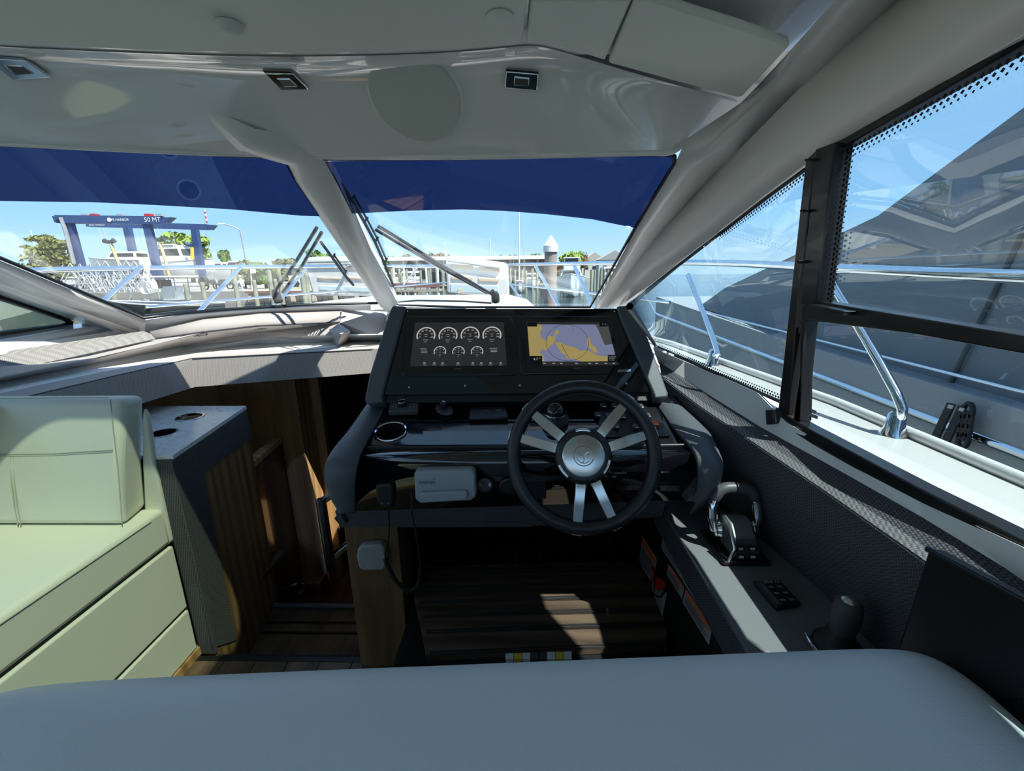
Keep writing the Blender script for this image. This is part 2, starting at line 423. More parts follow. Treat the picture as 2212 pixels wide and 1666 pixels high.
# ---- ceiling: glossy deckhead with a glazed hatch, padded headliner panels under it
ceil = struct('ceiling', 'white deckhead with padded headliner panels')
hx0, hx1, hy0, hy1 = -1.12, -.17, .0, .918
def ring(c, a, b, r, z, n=6): return rrect((c[0], c[1], z), (1, 0, 0), (0, 1, 0), a, b, r, n)
hc = ((hx0 + hx1) / 2, (hy0 + hy1) / 2)
def sq(pts, x0, x1, y0, y1):
    out = []
    for p in pts:
        dx, dy = p.x - hc[0], p.y - hc[1]
        sx = ((x1 if dx > 0 else x0) - hc[0]) / dx if abs(dx) > 1e-6 else 1e9
        sy = ((y1 if dy > 0 else y0) - hc[1]) / dy if abs(dy) > 1e-6 else 1e9
        s_ = min(sx, sy); out.append(V(hc[0] + dx * s_, hc[1] + dy * s_, p.z))
    return out
hin = ring(hc, hx1 - hx0, hy1 - hy0, .20, ZC + .015, 8)
hout = sq(hin, -2.17, .72, -2.6, .96)
# insert exact corners by snapping the nearest outline points
for cxy in ((-2.17, -2.6), (-2.17, .96), (.72, -2.6), (.72, .96)):
    k = min(range(len(hout)), key=lambda i: (hout[i].x - cxy[0]) ** 2 + (hout[i].y - cxy[1]) ** 2)
    hout[k] = V(cxy[0], cxy[1], hout[k].z)
MB().frame(hout, hin, (0, 0, .05)).build('deckhead', 'gelcoat', ceil)
MB().prism([V(-2.17, .96, ZC + .015), V(.72, .96, ZC + .015), V(.70, 1.25, ZC + .015), V(.30, 1.25, ZC + .015), V(-2.17, 1.2, ZC + .015)], (0, 0, .05)).build('deckhead_front', 'gelcoat', ceil)
hatch = struct('window_6', 'green tinted glass roof hatch')
MB().slab(ring(hc, hx1 - hx0 + .06, hy1 - hy0 + .06, .22, ZC + .068, 8), .008).build('pane', 'glass_hatch', hatch)
MB().frame(ring(hc, hx1 - hx0 + .10, hy1 - hy0 + .10, .24, ZC + .066, 8), ring(hc, hx1 - hx0 + .0, hy1 - hy0 + .0, .20, ZC + .066, 8), (0, 0, .02)).build('hatch_frame', 'gelcoat_out', hatch)
def hl(pts, extra=()):
    return [P(x, y, Z=ZC - .005) for x, y in pts] + [V(*q) for q in extra]
zb = ZC - .005
pa = hl([(-300, 80), (0, 95), (350, 112), (700, 118), (1000, 108), (1110, 99), (1128, 94), (1140, 0)]); q = pa[-1]
pa += [V(q.x, .923, zb), V(-2.1, .923, zb), V(-2.1, .945, zb)]
MB().prism(pa, (0, 0, .018)).build('headliner_panel', 'headliner', ceil, bevel=.006, label='wide padded headliner panel')
pb = hl([(1148, 0), (1137, 94), (1165, 91), (1240, 111), (1307, 132), (1366, 0)])
MB().prism(pb, (0, 0, .018)).build('headliner_panel', 'headliner', ceil, bevel=.006)
def zp(x): return ZC - .005 - .062 * max(0, min(1, (x - 1312) / 390))
pc = [P(x, y, Z=zp(x)) for x, y in ((1374, 0), (1314, 137), (1450, 174), (1590, 211), (1604, 209), (1703, 104), (1700, 98), (1600, 62), (1500, 31), (1405, 0))]
MB().prism(pc, (0, 0, .018)).build('headliner_panel', 'headliner', ceil, bevel=.006, label='framed rectangular headliner panel')

# ---- overhead cove between headliner and windshield
cove = struct('trim_1', 'glossy white overhead moulding above the windshield')
rear = [(-700, 62), (-300, 86), (0, 101), (350, 118), (600, 123), (800, 121), (1000, 113), (1128, 99), (1165, 96), (1300, 137), (1450, 181), (1560, 212), (1600, 224)]
frnt = [(-700, 262), (-300, 288), (0, 303), (350, 321), (600, 331), (760, 334), (900, 334), (1050, 333), (1180, 330), (1300, 327), (1400, 324), (1455, 320), (1480, 300)]
rows = []
fr3 = [(WL if x < 615 else WR)(x, y, .012) for x, y in frnt]
fr3[-1] = P(1478, 306, Y=1.44); fr3[-2] = WR(1452, 322, .012)
re3 = [P(x, y, Z=zp(x) + .017) for x, y in rear]
NV = 10
for j in range(NV + 1):
    t = j / NV
    row = []
    for a, b in zip(re3, fr3):
        p = lerp(a, b, t)
        p.z += .040 * math.sin(math.pi * t) + .016 * math.sin(2 * math.pi * t)
        row.append(p)
    rows.append(row)
cv = MB().grid(rows).build('cove', 'gelcoat', cove, smooth=180, subd=2)
rs1 = [V(p.x, .93, ZC + .07) for p in re3] + [V(.80, .93, 2.03)]
rs2 = [p + V(0, 0, .10) for p in re3] + [V(.78, 1.25, 2.06)]
rsm = [lerp(a, b, .5) + V(0, .01, .13) for a, b in zip(re3, fr3)] + [V(.76, 1.4, 1.98)]
rs3 = [p + V(0, .04, .05) for p in fr3] + [Vector(P(1500, 430, Y=1.70)) + V(.05, .03, .05)]
MB().grid([rs1, rs2, rsm, rs3]).build('roof_skin', 'gelcoat_out', cove, smooth=60, solid=.01)
MB().tube(smooth_path(fr3, 3), .008, 6).build('cove_lip', 'pillar_white', cove, smooth=60)

from mathutils.bvhtree import BVHTree
bpy.context.view_layer.update()
_me = cv.evaluated_get(bpy.context.evaluated_depsgraph_get()).to_mesh()
_bv = BVHTree.FromPolygons([v_.co.copy() for v_ in _me.vertices], [tuple(p_.vertices) for p_ in _me.polygons])
def hitc(px, py):
    h = _bv.ray_cast(EYE, ray(px, py).normalized()); n = h[1]
    return h[0], (n if n.dot(EYE - h[0]) > 0 else -n)
# ---- centre mullion
mul = struct('trim_2', 'white windshield centre mullion')
tip = hitc(466, 246)[0] + V(0, 0, .004)
midt = hitc(545, 292)[0] + V(0, 0, -.012)
SH = V(-.022, 0, 0)
path = [B0 + V(.0, .02, -.03), B0 + V(0, -.03, .015), lerp(B0, T0, .5), lerp(B0, T0, .93), T0 + V(-.005, -.03, .018), midt, tip]
hw = [.030, .056, .066, .078, .080, .065, .02]; dp = [.03, .05, .055, .055, .05, .03, .006]
rings = []
for i, c in enumerate(path):
    c = c + SH
    t = (path[min(i + 1, 6)] - path[max(i - 1, 0)]).normalized(); x = V(1, 0, 0); x = (x - t * x.dot(t)).normalized(); nn = t.cross(x)
    if nn.dot(EYE - c) < 0: nn = -nn
    w_, d_ = hw[i], dp[i]
    rings.append([c + x * (a * w_) + nn * (b * d_) for a, b in ((-1, -.4), (-1, .35), (-.62, .85), (.1, 1.0), (.62, .8), (1, .3), (1, -.4))])
MB().loft(rings).build('mullion', 'pillar_white', mul, bevel=.006)

# ---- starboard A pillar and roof side beam
ap = struct('trim_3', 'white starboard windshield pillar and roof side beam')
Wl = [WR(1283, 664, .01), WR(1330, 575, .01), WR(1372, 494, .01), WR(1415, 420, .01), WR(1462, 342, .01), P(1482, 300, Y=1.42), P(1600, 224, Z=zp(1600) + .012), P(1714, 104, Z=zp(1714) + .012)]
Kl = [P(1312, 664, Y=2.18), P(1362, 585, Y=2.0), P(1425, 505, Y=1.82), P(1484, 440, Y=1.66), P(1540, 380, Y=1.53), P(1591, 330, Y=1.43), P(1732, 187, Y=1.20), P(1830, 98, Y=1.09)]
Sl = [P(1352, 664, Y=2.15), P(1400, 618, Y=1.95), P(1470, 562, Y=1.72), P(1555, 498, Y=1.48), P(1655, 420, Y=1.29), P(1745, 352, Y=1.17), P(1840, 296, Y=1.035), P(2020, 186, Y=.86)]
last = V(Kl[-1].x + .05, .6, 2.0)
Wl += [P(1790, 20, Z=ZC - .03), V(.52, .2, ZC + .0), V(.52, -2.6, ZC + .0)]
Kl += [P(1940, 0, Y=.99), V(.70, .3, 1.99), V(.70, -2.6, 1.99)]
Sl += [P(2212, 74, Y=.71), V(.735, .3, 1.84), V(.735, -2.6, 1.84)]
mid = [lerp(a, b, .5) + V(-.004, 0, .004) for a, b in zip(Wl, Kl)]
MB().grid([Wl, mid, Kl]).build('inner_face', 'pillar_white', ap, smooth=60, solid=.004)
mid2 = [lerp(a, b, .5) + V(.012, 0, .004) for a, b in zip(Kl, Sl)]
MB().grid([Kl, mid2, Sl]).build('side_face', 'pillar_white', ap, smooth=60, solid=.004)
# outer skin of the pillar so that no light leaks past its edge
MB().grid([[p + V(.10, .10, .05) for p in Wl[:5]], [p + V(.12, .06, .06) for p in Sl[:5]]]).build('outer_skin', 'gelcoat_out', ap, solid=.004)
ret = [p + V(.018, .008, .004) for p in Sl]
MB().grid([Sl, ret]).build('window_return', 'pillar_white', ap, solid=.003)
MB().prism([V(.72, -2.6, 1.86), V(1.05, -2.6, 1.9), V(1.05, .35, 1.9), V(.80, .75, 1.88), V(.76, .9, 1.86)], (0, 0, .16)).build('roof_edge', 'gelcoat_out', ap)  # unseen roof overhang, its outline shaped to shade the helm seat

# ---- starboard side windows
def SX(y, z):       # side glass: tapers forward, leans in at the top
    b = .765 if y < .9 else .765 - (y - .9) * .20 - max(0, y - 1.5) * .12
    return b - (z - 1.12) * .05
def SW(px, py):
    v = ray(px, py); s = .5
    for _ in range(60):
        q = EYE + v * s; s *= SX(q.y, q.z) / q.x
        if s > 4: s = 4
    return EYE + v * s
w3 = struct('window_3', 'fixed starboard quarter window')
q3 = [(1360, 662), (1400, 626), (1470, 570), (1555, 505), (1655, 428), (1740, 366), (1746, 380), (1724, 640), (1704, 862), (1694, 872), (1560, 812), (1418, 750)]
def pxgrid(A, B, n=6, off=V(0, 0, 0)):
    return [[SW(lerp(a[0], b[0], k / n), lerp(a[1], b[1], k / n)) + off for a, b in zip(A, B)] for k in range(n + 1)]
MB().grid(pxgrid([(1360, 662), (1450, 586), (1560, 501), (1655, 428), (1744, 366)], [(1418, 750), (1480, 777), (1560, 812), (1630, 843), (1704, 872)])).build('pane', 'glass_side', w3, smooth=180)
MB().tube([SW(*p) for p in q3], .0055, 6, loop=True).build('gasket', 'gasket', w3, smooth=60)
w4 = struct('window_4', 'starboard sliding window in a black aluminium frame')
def bar(pts, name, mat_, win, t=.03, off=V(0, 0, 0)):
    a = [SW(*p) + off for p in pts]
    return MB().prism([q + V(-t / 2, 0, 0) for q in a], (t, 0, 0)).build(name, mat_, win, bevel=.003)
bar([(1756, 345), (1782, 322), (1738, 640), (1716, 905), (1692, 905), (1722, 640)], 'post', 'black_frame', w4, .035)
bar([(1788, 322), (1834, 306), (1800, 560), (1788, 658), (1754, 660), (1770, 500)], 'sash_stile', 'black_frame', w4, .04, V(-.008, 0, 0))
bar([(1750, 660), (1790, 652), (2000, 686), (2300, 735), (2300, 775), (2000, 722), (1748, 690)], 'sash_rail', 'black_frame', w4, .04)
bar([(1716, 905), (1738, 905), (1742, 690), (1756, 690), (1745, 800), (1738, 915)], 'inner_stile', 'black_frame', w4, .03)
bar([(1690, 880), (1742, 915), (2000, 1050), (2300, 1198), (2300, 1226), (2000, 1087), (1690, 915)], 'bottom_rail', 'black_frame', w4, .04)
bar([(1782, 322), (1834, 300), (2212, 88), (2400, -20), (2400, 0), (2212, 108), (1836, 318)], 'top_rail', 'black_frame', w4, .03)
bar([(1800, 662), (1795, 657), (1880, 672), (1875, 681)], 'slide_latch', 'black_satin', w4, .07, V(-.02, 0, 0))
bar([(1688, 885), (1706, 885), (1706, 915), (1690, 918)], 'catch', 'black_satin', w4, .06, V(-.015, 0, 0))
for k, (x, y) in enumerate(((1787, 345), (1776, 455), (1766, 565))):
    bar([(x - 3, y - 3), (x + 4, y - 3), (x + 4, y + 4), (x - 3, y + 4)], 'stop', 'black_satin', w4, .06, V(-.02, 0, 0))
MB().grid(pxgrid([(1834, 312), (1950, 245), (2080, 172), (2212, 98), (2400, 0)], [(1790, 655), (1900, 672), (2050, 697), (2212, 722), (2400, 752)])).build('pane', 'glass_side', w4, smooth=180, label='sliding upper pane')
MB().grid(pxgrid([(1756, 690), (1880, 705), (2000, 722), (2200, 758), (2400, 795)], [(1738, 915), (1870, 985), (2000, 1055), (2200, 1153), (2400, 1250)], 6, V(.012, 0, 0))).build('pane', 'glass_side', w4, smooth=180, label='lower pane with a printed maker mark')
# the same window carries on aft of the helm seat
def aft(pxa, pxb, name, mat_, t):
    a, b = SW(*pxa), SW(*pxb); pts = [a, b, V(b.x, -1.8, b.z), V(a.x, -1.8, a.z)]
    MB().prism([q + V(-t / 2, 0, 0) for q in pts], (t, 0, 0)).build(name, mat_, w4)
aft((2300, 1198), (2300, 1226), 'bottom_rail', 'black_frame', .04); aft((2300, 735), (2300, 775), 'sash_rail', 'black_frame', .04); aft((2390, -14), (2390, 6), 'top_rail', 'black_frame', .03)
aft((2395, 4), (2395, 752), 'pane', 'glass_side', .004); aft((2395, 795), (2395, 1246), 'pane', 'glass_side', .004)
# dotted border print on the panes
def dots(win, line, step, r, rows_, off):
    mb = MB(); a = [SW(*p) for p in line]
    for s_ in range(len(a) - 1):
        L = (a[s_ + 1] - a[s_]).length; n = max(1, int(L / step)); t = (a[s_ + 1] - a[s_]).normalized(); nn = t.cross(V(1, 0, 0)).normalized() * off
        for i in range(n):
            for k in range(rows_):
                c = a[s_] + t * (step * (i + .5 * (k % 2))) + nn * (k * step * .8 + .008); rr = r * (1 - .22 * k)
                mb.poly([c + V(-.006, 0, 0) + t * rr, c + V(-.006, 0, 0) + nn.normalized() * rr, c + V(-.006, 0, 0) - t * rr, c + V(-.006, 0, 0) - nn.normalized() * rr])
    ob = mb.build('border_dots', 'gasket', win); ob['kind'] = 'stuff'
dots(w4, [(1788, 655), (1800, 560), (1834, 312)], .011, .0048, 3, -1)
dots(w4, [(1836, 316), (2212, 106), (2400, 5)], .011, .0048, 3, -1)
dots(w3, [(1706, 862), (1724, 640), (1744, 385)], .010, .0042, 2, -1)
dots(w3, [(1740, 372), (1555, 508), (1400, 630)], .010, .0042, 2, 1)
dots(w3, [(1425, 753), (1560, 812), (1694, 868)], .010, .0042, 2, 1)
MB().poly([SW(1755, 883) + V(-.004, 0, 0), SW(1768, 888) + V(-.004, 0, 0), SW(1766, 894) + V(-.004, 0, 0), SW(1753, 889) + V(-.004, 0, 0)]).poly([SW(1752, 892) + V(-.004, 0, 0), SW(1771, 899) + V(-.004, 0, 0), SW(1769, 906) + V(-.004, 0, 0), SW(1750, 899) + V(-.004, 0, 0)]).build('maker_mark', 'mark_grey', w4)

# ---- starboard wall below the window
wr = struct('wall_right', 'woven grey starboard side lining')
def line(pts, xs): return [P(px, py, X=x) for (px, py), x in zip(pts, xs)]
def SWo(px, py, off):
    v = ray(px, py); s = .5
    for _ in range(60):
        q = EYE + v * s; s *= (SX(q.y, q.z) - off) / q.x
        if s > 4: s = 4
    return EYE + v * s
def wline(pts, off): return [SWo(px, py, off) for px, py in pts]
L1 = wline([(1412, 750), (1480, 779), (1560, 814), (1640, 850)], .004) + wline([(1700, 912), (1804, 972), (1996, 1083), (2212, 1182), (2260, 1205)], .021)
L2 = wline([(1424, 784), (1482, 820), (1540, 858), (1600, 895), (1640, 920), (1804, 1010), (1996, 1118), (2180, 1230), (2230, 1266)], .031)
L3 = wline([(1428, 806), (1480, 842), (1520, 872), (1575, 908), (1618, 934), (1780, 1040), (1975, 1168), (2150, 1285), (2190, 1310)], .072)
L4 = wline([(1428, 814), (1476, 852), (1514, 881), (1566, 916), (1606, 943), (1765, 1051), (1955, 1184), (2125, 1305), (2160, 1330)], .100)
L5 = wline([(1430, 850), (1455, 880), (1480, 906), (1510, 932), (1547, 965), (1689, 1075), (1860, 1205), (2000, 1315), (2030, 1340)], .092)
L6 = wline([(1430, 900), (1450, 930), (1470, 965), (1500, 1015), (1540, 1065), (1650, 1168), (1773, 1295), (1850, 1380), (1870, 1400)], .06)
def ext(L, y=-1.2): return L + [V(L[-1].x + .01, y, L[-1].z)]
L1, L2, L3, L4, L5, L6 = [ext(q) for q in (L1, L2, L3, L4, L5, L6)]
L7 = [V(p.x, p.y, .1) for p in L6]
MB().grid([L1, L2]).build('window_sill', 'pillar_white', wr, solid=.01)
MB().grid([L2, L3]).build('upper_lining', 'fabric_wall', wr, solid=.006)
MB().grid([L3, L4]).build('ledge_strip', 'fabric_silver', wr, solid=.006)
MB().grid([L4, L5]).build('middle_lining', 'fabric_wall', wr, solid=.006)
MB().grid([L5, L6]).build('lower_lining', 'fabric_wall', wr, solid=.006)
MB().grid([L6, L7]).build('base_lining', 'black_matt', wr, solid=.006)
MB().tube(L5, .0022, 6).build('seam', 'black_matt', wr)
# ---- port side: pillar, quarter window, sill
wl = struct('wall_left', 'port side with white pillar and window sill')
e1 = [WL(318, 688, .01), WL(150, 620, .01), WL(0, 558, .01), WL(-300, 432, .01), WL(-480, 352, .01)]
e2 = [P(300, 716, Y=2.0), P(140, 660, X=-1.95), P(0, 604, X=-1.98), P(-300, 480, X=-2.02), P(-480, 400, X=-2.05)]
e3 = [P(232, 716, X=-2.06), P(176, 697, X=-2.10), P(0, 639, X=-2.12), P(-300, 540, X=-2.14), P(-480, 480, X=-2.15)]
MB().grid([e1, [lerp(a, b, .5) + V(.01, -.01, .012) for a, b in zip(e1, e2)], e2]).build('pillar_inner', 'pillar_white', wl, smooth=60, solid=.006)
MB().grid([e2, e3]).build('pillar_outer', 'pillar_white', wl, smooth=60, solid=.006)
sa = [P(300, 716, X=-1.85), P(176, 700, X=-2.10), P(0, 724, X=-2.12), P(-300, 765, X=-2.14), V(-2.15, -.6, 1.24)]
sb = [P(315, 719, X=-1.80), P(250, 716, X=-1.98), P(0, 752, X=-2.02), P(-300, 810, X=-2.04), V(-2.05, -.6, 1.19)]
sc_ = [P(318, 722, X=-1.79), P(255, 722, X=-1.96), P(0, 768, X=-2.0), P(-300, 830, X=-2.02), V(-2.03, -.6, 1.16)]
MB().grid([sa, sb]).build('sill', 'gelcoat', wl, smooth=60, solid=.006)
MB().grid([sb, sc_]).build('sill_edge', 'pillar_white', wl, solid=.006)
MB().prism([V(-2.19, -2.6, .1), V(-2.19, 2.2, .1), V(-2.19, 2.2, 1.22), V(-2.19, -2.6, 1.22)], (.02, 0, 0)).build('lining', 'vinyl_taupe', wl)
MB().prism([V(-2.19, -2.6, 1.86), V(-2.19, 1.1, 1.86), V(-2.19, 1.2, 2.16), V(-2.19, -2.6, 2.16)], (.04, 0, 0)).build('roof_side', 'pillar_white', wl)
w5 = struct('window_5', 'port quarter window with dark rounded frame')
q5 = [P(x, y, X=-2.115) for x, y in ((152, 697), (150, 702), (130, 706), (0, 722), (-400, 775), (-600, 790), (-600, 470), (-400, 515), (0, 643), (80, 669), (140, 689))]
MB().slab(q5, .006).build('pane', 'glass_side', w5)
MB().tube(q5, .013, 6, loop=True).build('frame', 'gasket', w5, smooth=60)

# ---- front shelf under the windshield
wf = struct('wall_front', 'padded shelf under the windshield over an oak bulkhead')
ZT = 1.125; ZS = 1.213
def zs(x): return 1.165 + .012 * min(1, max(0, x / 389)) + .036 * min(1, max(0, (x - 389) / 333))
def SHF(x, y, d=0.0): return P(x, y, Z=zs(x) - d)
F_t = [V(.62, 2.16, ZT), P(805, 755, Z=ZT), P(415, 775, Z=ZT), P(249, 813, Z=ZT), P(0, 872, Z=ZT), P(-300, 945, Z=ZT)]
F_b = [V(.62, 2.16, ZT - .115), P(803, 806, Y=F_t[1].y), P(420, 836, Y=F_t[2].y), P(262, 885, Y=F_t[3].y), V(F_t[4].x, F_t[4].y, ZT - .13), V(F_t[5].x, F_t[5].y, ZT - .13)]
Lp = [V(.62, 2.18, ZT + .004), P(800, 748, Z=ZT + .004), P(412, 769, Z=ZT + .004), P(210, 808, Z=ZT + .004), P(-40, 861, Z=ZT + .004), P(-330, 932, Z=ZT + .004)]
Tb = [V(.62, 2.2, ZS - .03)] + [SHF(x, y, .028) for x, y in ((722, 724), (560, 730), (389, 749), (202, 785), (0, 825), (-330, 890))]
Tf = [V(.62, 2.42, ZT), P(712, 738, Z=ZT), P(560, 744, Z=ZT), P(389, 762, Z=ZT), P(202, 798, Z=ZT), P(0, 838, Z=ZT), P(-330, 900, Z=ZT)]
MB().poly([Lp[i] for i in range(6)] + [Tf[i] for i in (6, 5, 4, 3, 2, 1, 0)]).build('tray', 'tray_white', wf)
MB().grid([Tf, [p + V(0, .03, 0) for p in Tb], Tb]).build('tray_wall', 'tray_white', wf)
MB().grid([F_t, F_b]).build('front_band', 'fabric_taupe', wf, solid=.006)
MB().grid([F_t, Lp]).build('front_lip', 'vinyl_taupe', wf, solid=.008)
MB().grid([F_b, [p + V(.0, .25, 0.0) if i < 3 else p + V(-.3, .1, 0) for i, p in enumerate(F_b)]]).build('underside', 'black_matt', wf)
# raised shelf
Sf = [SHF(x, y) for x, y in ((722, 711), (560, 718), (389, 741), (202, 775), (0, 816), (-330, 880))]
Tb2 = Tb[1:]
Bk = [P(735, 697, Y=WL(735, 664).y - .10), P(560, 705, Y=WL(560, 668).y - .10), P(440, 719, Y=WL(440, 678).y - .09), P(336, 734, Y=WL(336, 692).y - .06), P(170, 765, X=-2.02), V(-2.08, .75, 1.21)]
MB().grid([Tb2, Sf]).build('shelf_edge', 'vinyl_taupe', wf, solid=.004)
MB().grid([Sf, Bk]).build('shelf', 'vinyl_taupe', wf, solid=.004)
# end block of the shelf beside the helm
blk = [P(720, 738, Z=ZT), P(728, 752, Z=ZT), P(762, 734, Z=ZT), P(745, 722, Z=ZT)]
blt = [SHF(707, 711), SHF(735, 721), SHF(757, 714), Bk[0] + V(0, -.02, 0)]
MB().loft([blk, blt]).build('shelf_end', 'vinyl_taupe', wf, bevel=.008)
# padded band up to the glass
Pt = [WL(735, 665, .012), WL(560, 671, .012), WL(440, 682, .012), WL(322, 706, .02)]
Pb = [Bk[0], Bk[1], Bk[2], Bk[3]]
Pm = [lerp(a, b, .45) + V(.003, -.010, .010) for a, b in zip(Pt, Pb)]
MB().grid([Pt, Pm, Pb]).build('padded_band', 'vinyl_taupe', wf, smooth=60, solid=.006)
MB().grid([[WR(838, 668, .02), WL(738, 664, .012)], [P(832, 735, Z=ZT), Bk[0]], [P(830, 735, Z=ZT), P(748, 735, Z=ZT)]]).build('padded_corner', 'vinyl_taupe', wf, solid=.006)
MB().poly([Lp[1], P(860, 745, Z=ZT), P(860, 730, Z=ZT), P(740, 735, Z=ZT)]).build('shelf_step', 'vinyl_taupe', wf, solid=.004)
MB().grid([[WL(x, y, .01) for x, y in ((800, 656), (650, 659), (500, 668), (400, 676), (312, 688))], [WL(x, y, .016) for x, y in ((800, 664), (650, 667), (500, 678), (400, 690), (320, 705))]]).build('glass_sill', 'pillar_white', wf, solid=.008)
MB().grid([[WR(x, y, .01) for x, y in ((850, 658), (1000, 663), (1290, 664))], [WR(x, y, .02) for x, y in ((850, 672), (1000, 676), (1290, 676))]]).build('glass_sill', 'pillar_white', wf, solid=.008)
MB().poly([WR(838, 668, .02), WR(1320, 670, .02), V(.62, 2.3, ZT), V(-.6, 2.3, ZT), V(-.66, 2.15, ZT)]).build('shelf_behind_helm', 'vinyl_grey', wf)
# port trim ledge in woven fabric
fa = [P(325, 722, Y=2.0), P(0, 771, X=-2.0), V(-2.03, .55, 1.165 + .075)]
fb = [P(335, 733, Y=1.99), P(0, 806, X=-1.97), V(-2.0, .55, 1.20)]
fa2 = [p + V(-.03, .0, .012) for p in fa]
MB().grid([fa2, fa, fb]).build('woven_trim', 'fabric_mid', wf, solid=.006)
_g = MB().grid([Sf, Bk]); _sh = BVHTree.FromPolygons([Vector(q) for q in _g.v], _g.f)
MB().tube([p + V(0, -.004, .004) for p in Bk[:4]], .0035, 6).build('seam', 'mark_dark', wf)
MB().tube([p + V(0, -.003, .001) for p in F_t[1:5]], .0025, 6).build('seam', 'mark_dark', wf)
for px, py, rx in ((419, 727, .036), (555, 712, .033), (675, 704, .03)):
    o = _sh.ray_cast(EYE, ray(px, py).normalized())[0] + V(0, 0, .004)
    k = MB(); k.frame(rrect(o, (1, .22, 0), (-.22, 1, 0), rx * 3.2, .05, .02, 4), rrect(o, (1, .22, 0), (-.22, 1, 0), rx * 2.9, .038, .016, 4), (0, 0, .004)); ve = k.build('vent', 'grey_plastic', wf)
    k = MB()
    for i in range(5): k.box(o + V((i - 2) * rx * .5, 0, 0), (.004, .04, .003))
    k.build('grille', 'black_matt', ve)
# oak bulkhead and post
YB = 2.22
px_ = lambda x, y=YB: P(x, 900, Y=y).x
MB().prism([V(-2.1, YB + .02, -.6), V(px_(595), YB + .02, -.6), V(px_(595), YB + .02, 1.06), V(-2.1, YB + .02, 1.06)], (0, .02, 0)).build('bulkhead_panel', 'oak_light', wf)
xa, xb_ = px_(600), px_(647)
MB().prism([V(xa, YB, -.5), V(xb_, YB, -.5), V(xb_, YB + .15, -.5), V(xa, YB + .15, -.5)], (0, 0, 1.56)).build('door_post', 'oak_light', wf, bevel=.003)
MB().prism([V(xb_ - .01, YB + .16, -.5), V(xb_ + .05, YB + .16, -.5), V(xb_ + .05, YB + .19, -.5), V(xb_ - .01, YB + .19, -.5)], (0, 0, 1.56)).build('door_jamb', 'oak_light', wf)
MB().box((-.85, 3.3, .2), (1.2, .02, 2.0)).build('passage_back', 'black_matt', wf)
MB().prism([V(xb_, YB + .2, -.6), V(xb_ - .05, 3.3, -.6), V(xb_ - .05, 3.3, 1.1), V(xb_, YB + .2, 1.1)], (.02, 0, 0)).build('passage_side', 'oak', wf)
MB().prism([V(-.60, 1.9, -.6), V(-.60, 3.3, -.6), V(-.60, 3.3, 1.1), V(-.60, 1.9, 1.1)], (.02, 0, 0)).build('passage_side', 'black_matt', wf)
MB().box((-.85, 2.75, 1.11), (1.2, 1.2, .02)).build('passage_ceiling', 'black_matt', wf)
d1 = struct('door_1', 'dark gloss door beside the companionway steps')
MB().prism([V(-1.232, 1.81, -.55), V(xa, YB, -.55), V(xa, YB, .60), V(-1.232, 1.81, .645)], (-.02, 0, 0)).build('door_leaf', 'door_dark', d1)
MB().prism([V(-1.222, 1.81, .642), V(xa + .01, YB, .597), V(xa + .01, YB, .622), V(-1.222, 1.81, .668)], (-.05, 0, 0)).build('door_cap', 'oak_light', d1)
hp = P(650, 1262, X=xa + .03)
MB().lathe([(.022, 0), (.022, .012), (.009, .013), (.009, .03)], hp, (1, 0, 0), 16).tube([hp + V(.032, .0, 0), hp + V(.034, -.05, .002), hp + V(.034, -.09, .0)], .008, 8).build('lever_handle', 'chrome_dark', d1, smooth=40)
# ---- floors
fl = struct('floor', 'dark wood plank floor')
pw = .118
for i in range(30):
    y1 = 1.255 - i * pw * 0 ; x0 = -2.15 + i * pw
    if x0 > .72: break
    a0 = 1.255 if x0 > -1.32 and x0 < -.5 else 1.9
    if -1.32 < x0 < -.5: a0 = 1.255
    MB().box((x0 + pw / 2 - .001, (a0 - 2.5) / 2, FLOOR - .01), (pw - .003, a0 + 2.5, .02)).build('plank', 'floor_wood', fl)
MB().box((-.71, -.4, FLOOR - .03), (2.9, 3.3, .02)).build('subfloor', 'black_matt', fl)
MB().box((-.93, 1.262, FLOOR - .006), (.70, .02, .016)).build('nosing', 'black_satin', fl)
# companionway steps and lower landing
st = struct('floor_steps', 'companionway steps')
MB().box((-.93, 1.52, -.10), (.68, .46, .02)).build('tread', 'floor_wood', st)
MB().box((-.93, 1.29, -.02), (.68, .02, .26)).build('riser', 'black_matt', st)
MB().box((-.93, 1.755, -.085), (.68, .025, .03)).build('tread_edge', 'vinyl_grey', st, bevel=.006)
MB().box((-.93, 1.60, -.084), (.66, .008, .004)).box((-.93, 1.66, -.084), (.66, .008, .004)).build('grip_strip', 'black_satin', st)
MB().box((-.93, 1.76, -.26), (.68, .02, .32)).build('riser', 'black_matt', st)
lf = struct('floor_landing', 'red brown plank landing below the steps')
for i in range(7):
    MB().box((-1.27 + i * .125, 2.6, -.43), (.122, 1.7, .02)).build('plank', 'landing_wood', lf)
MB().box((xb_ - .06, YB + .0, -.36), (.14, .12, .16)).build('kerb', 'landing_wood', lf, bevel=.01)
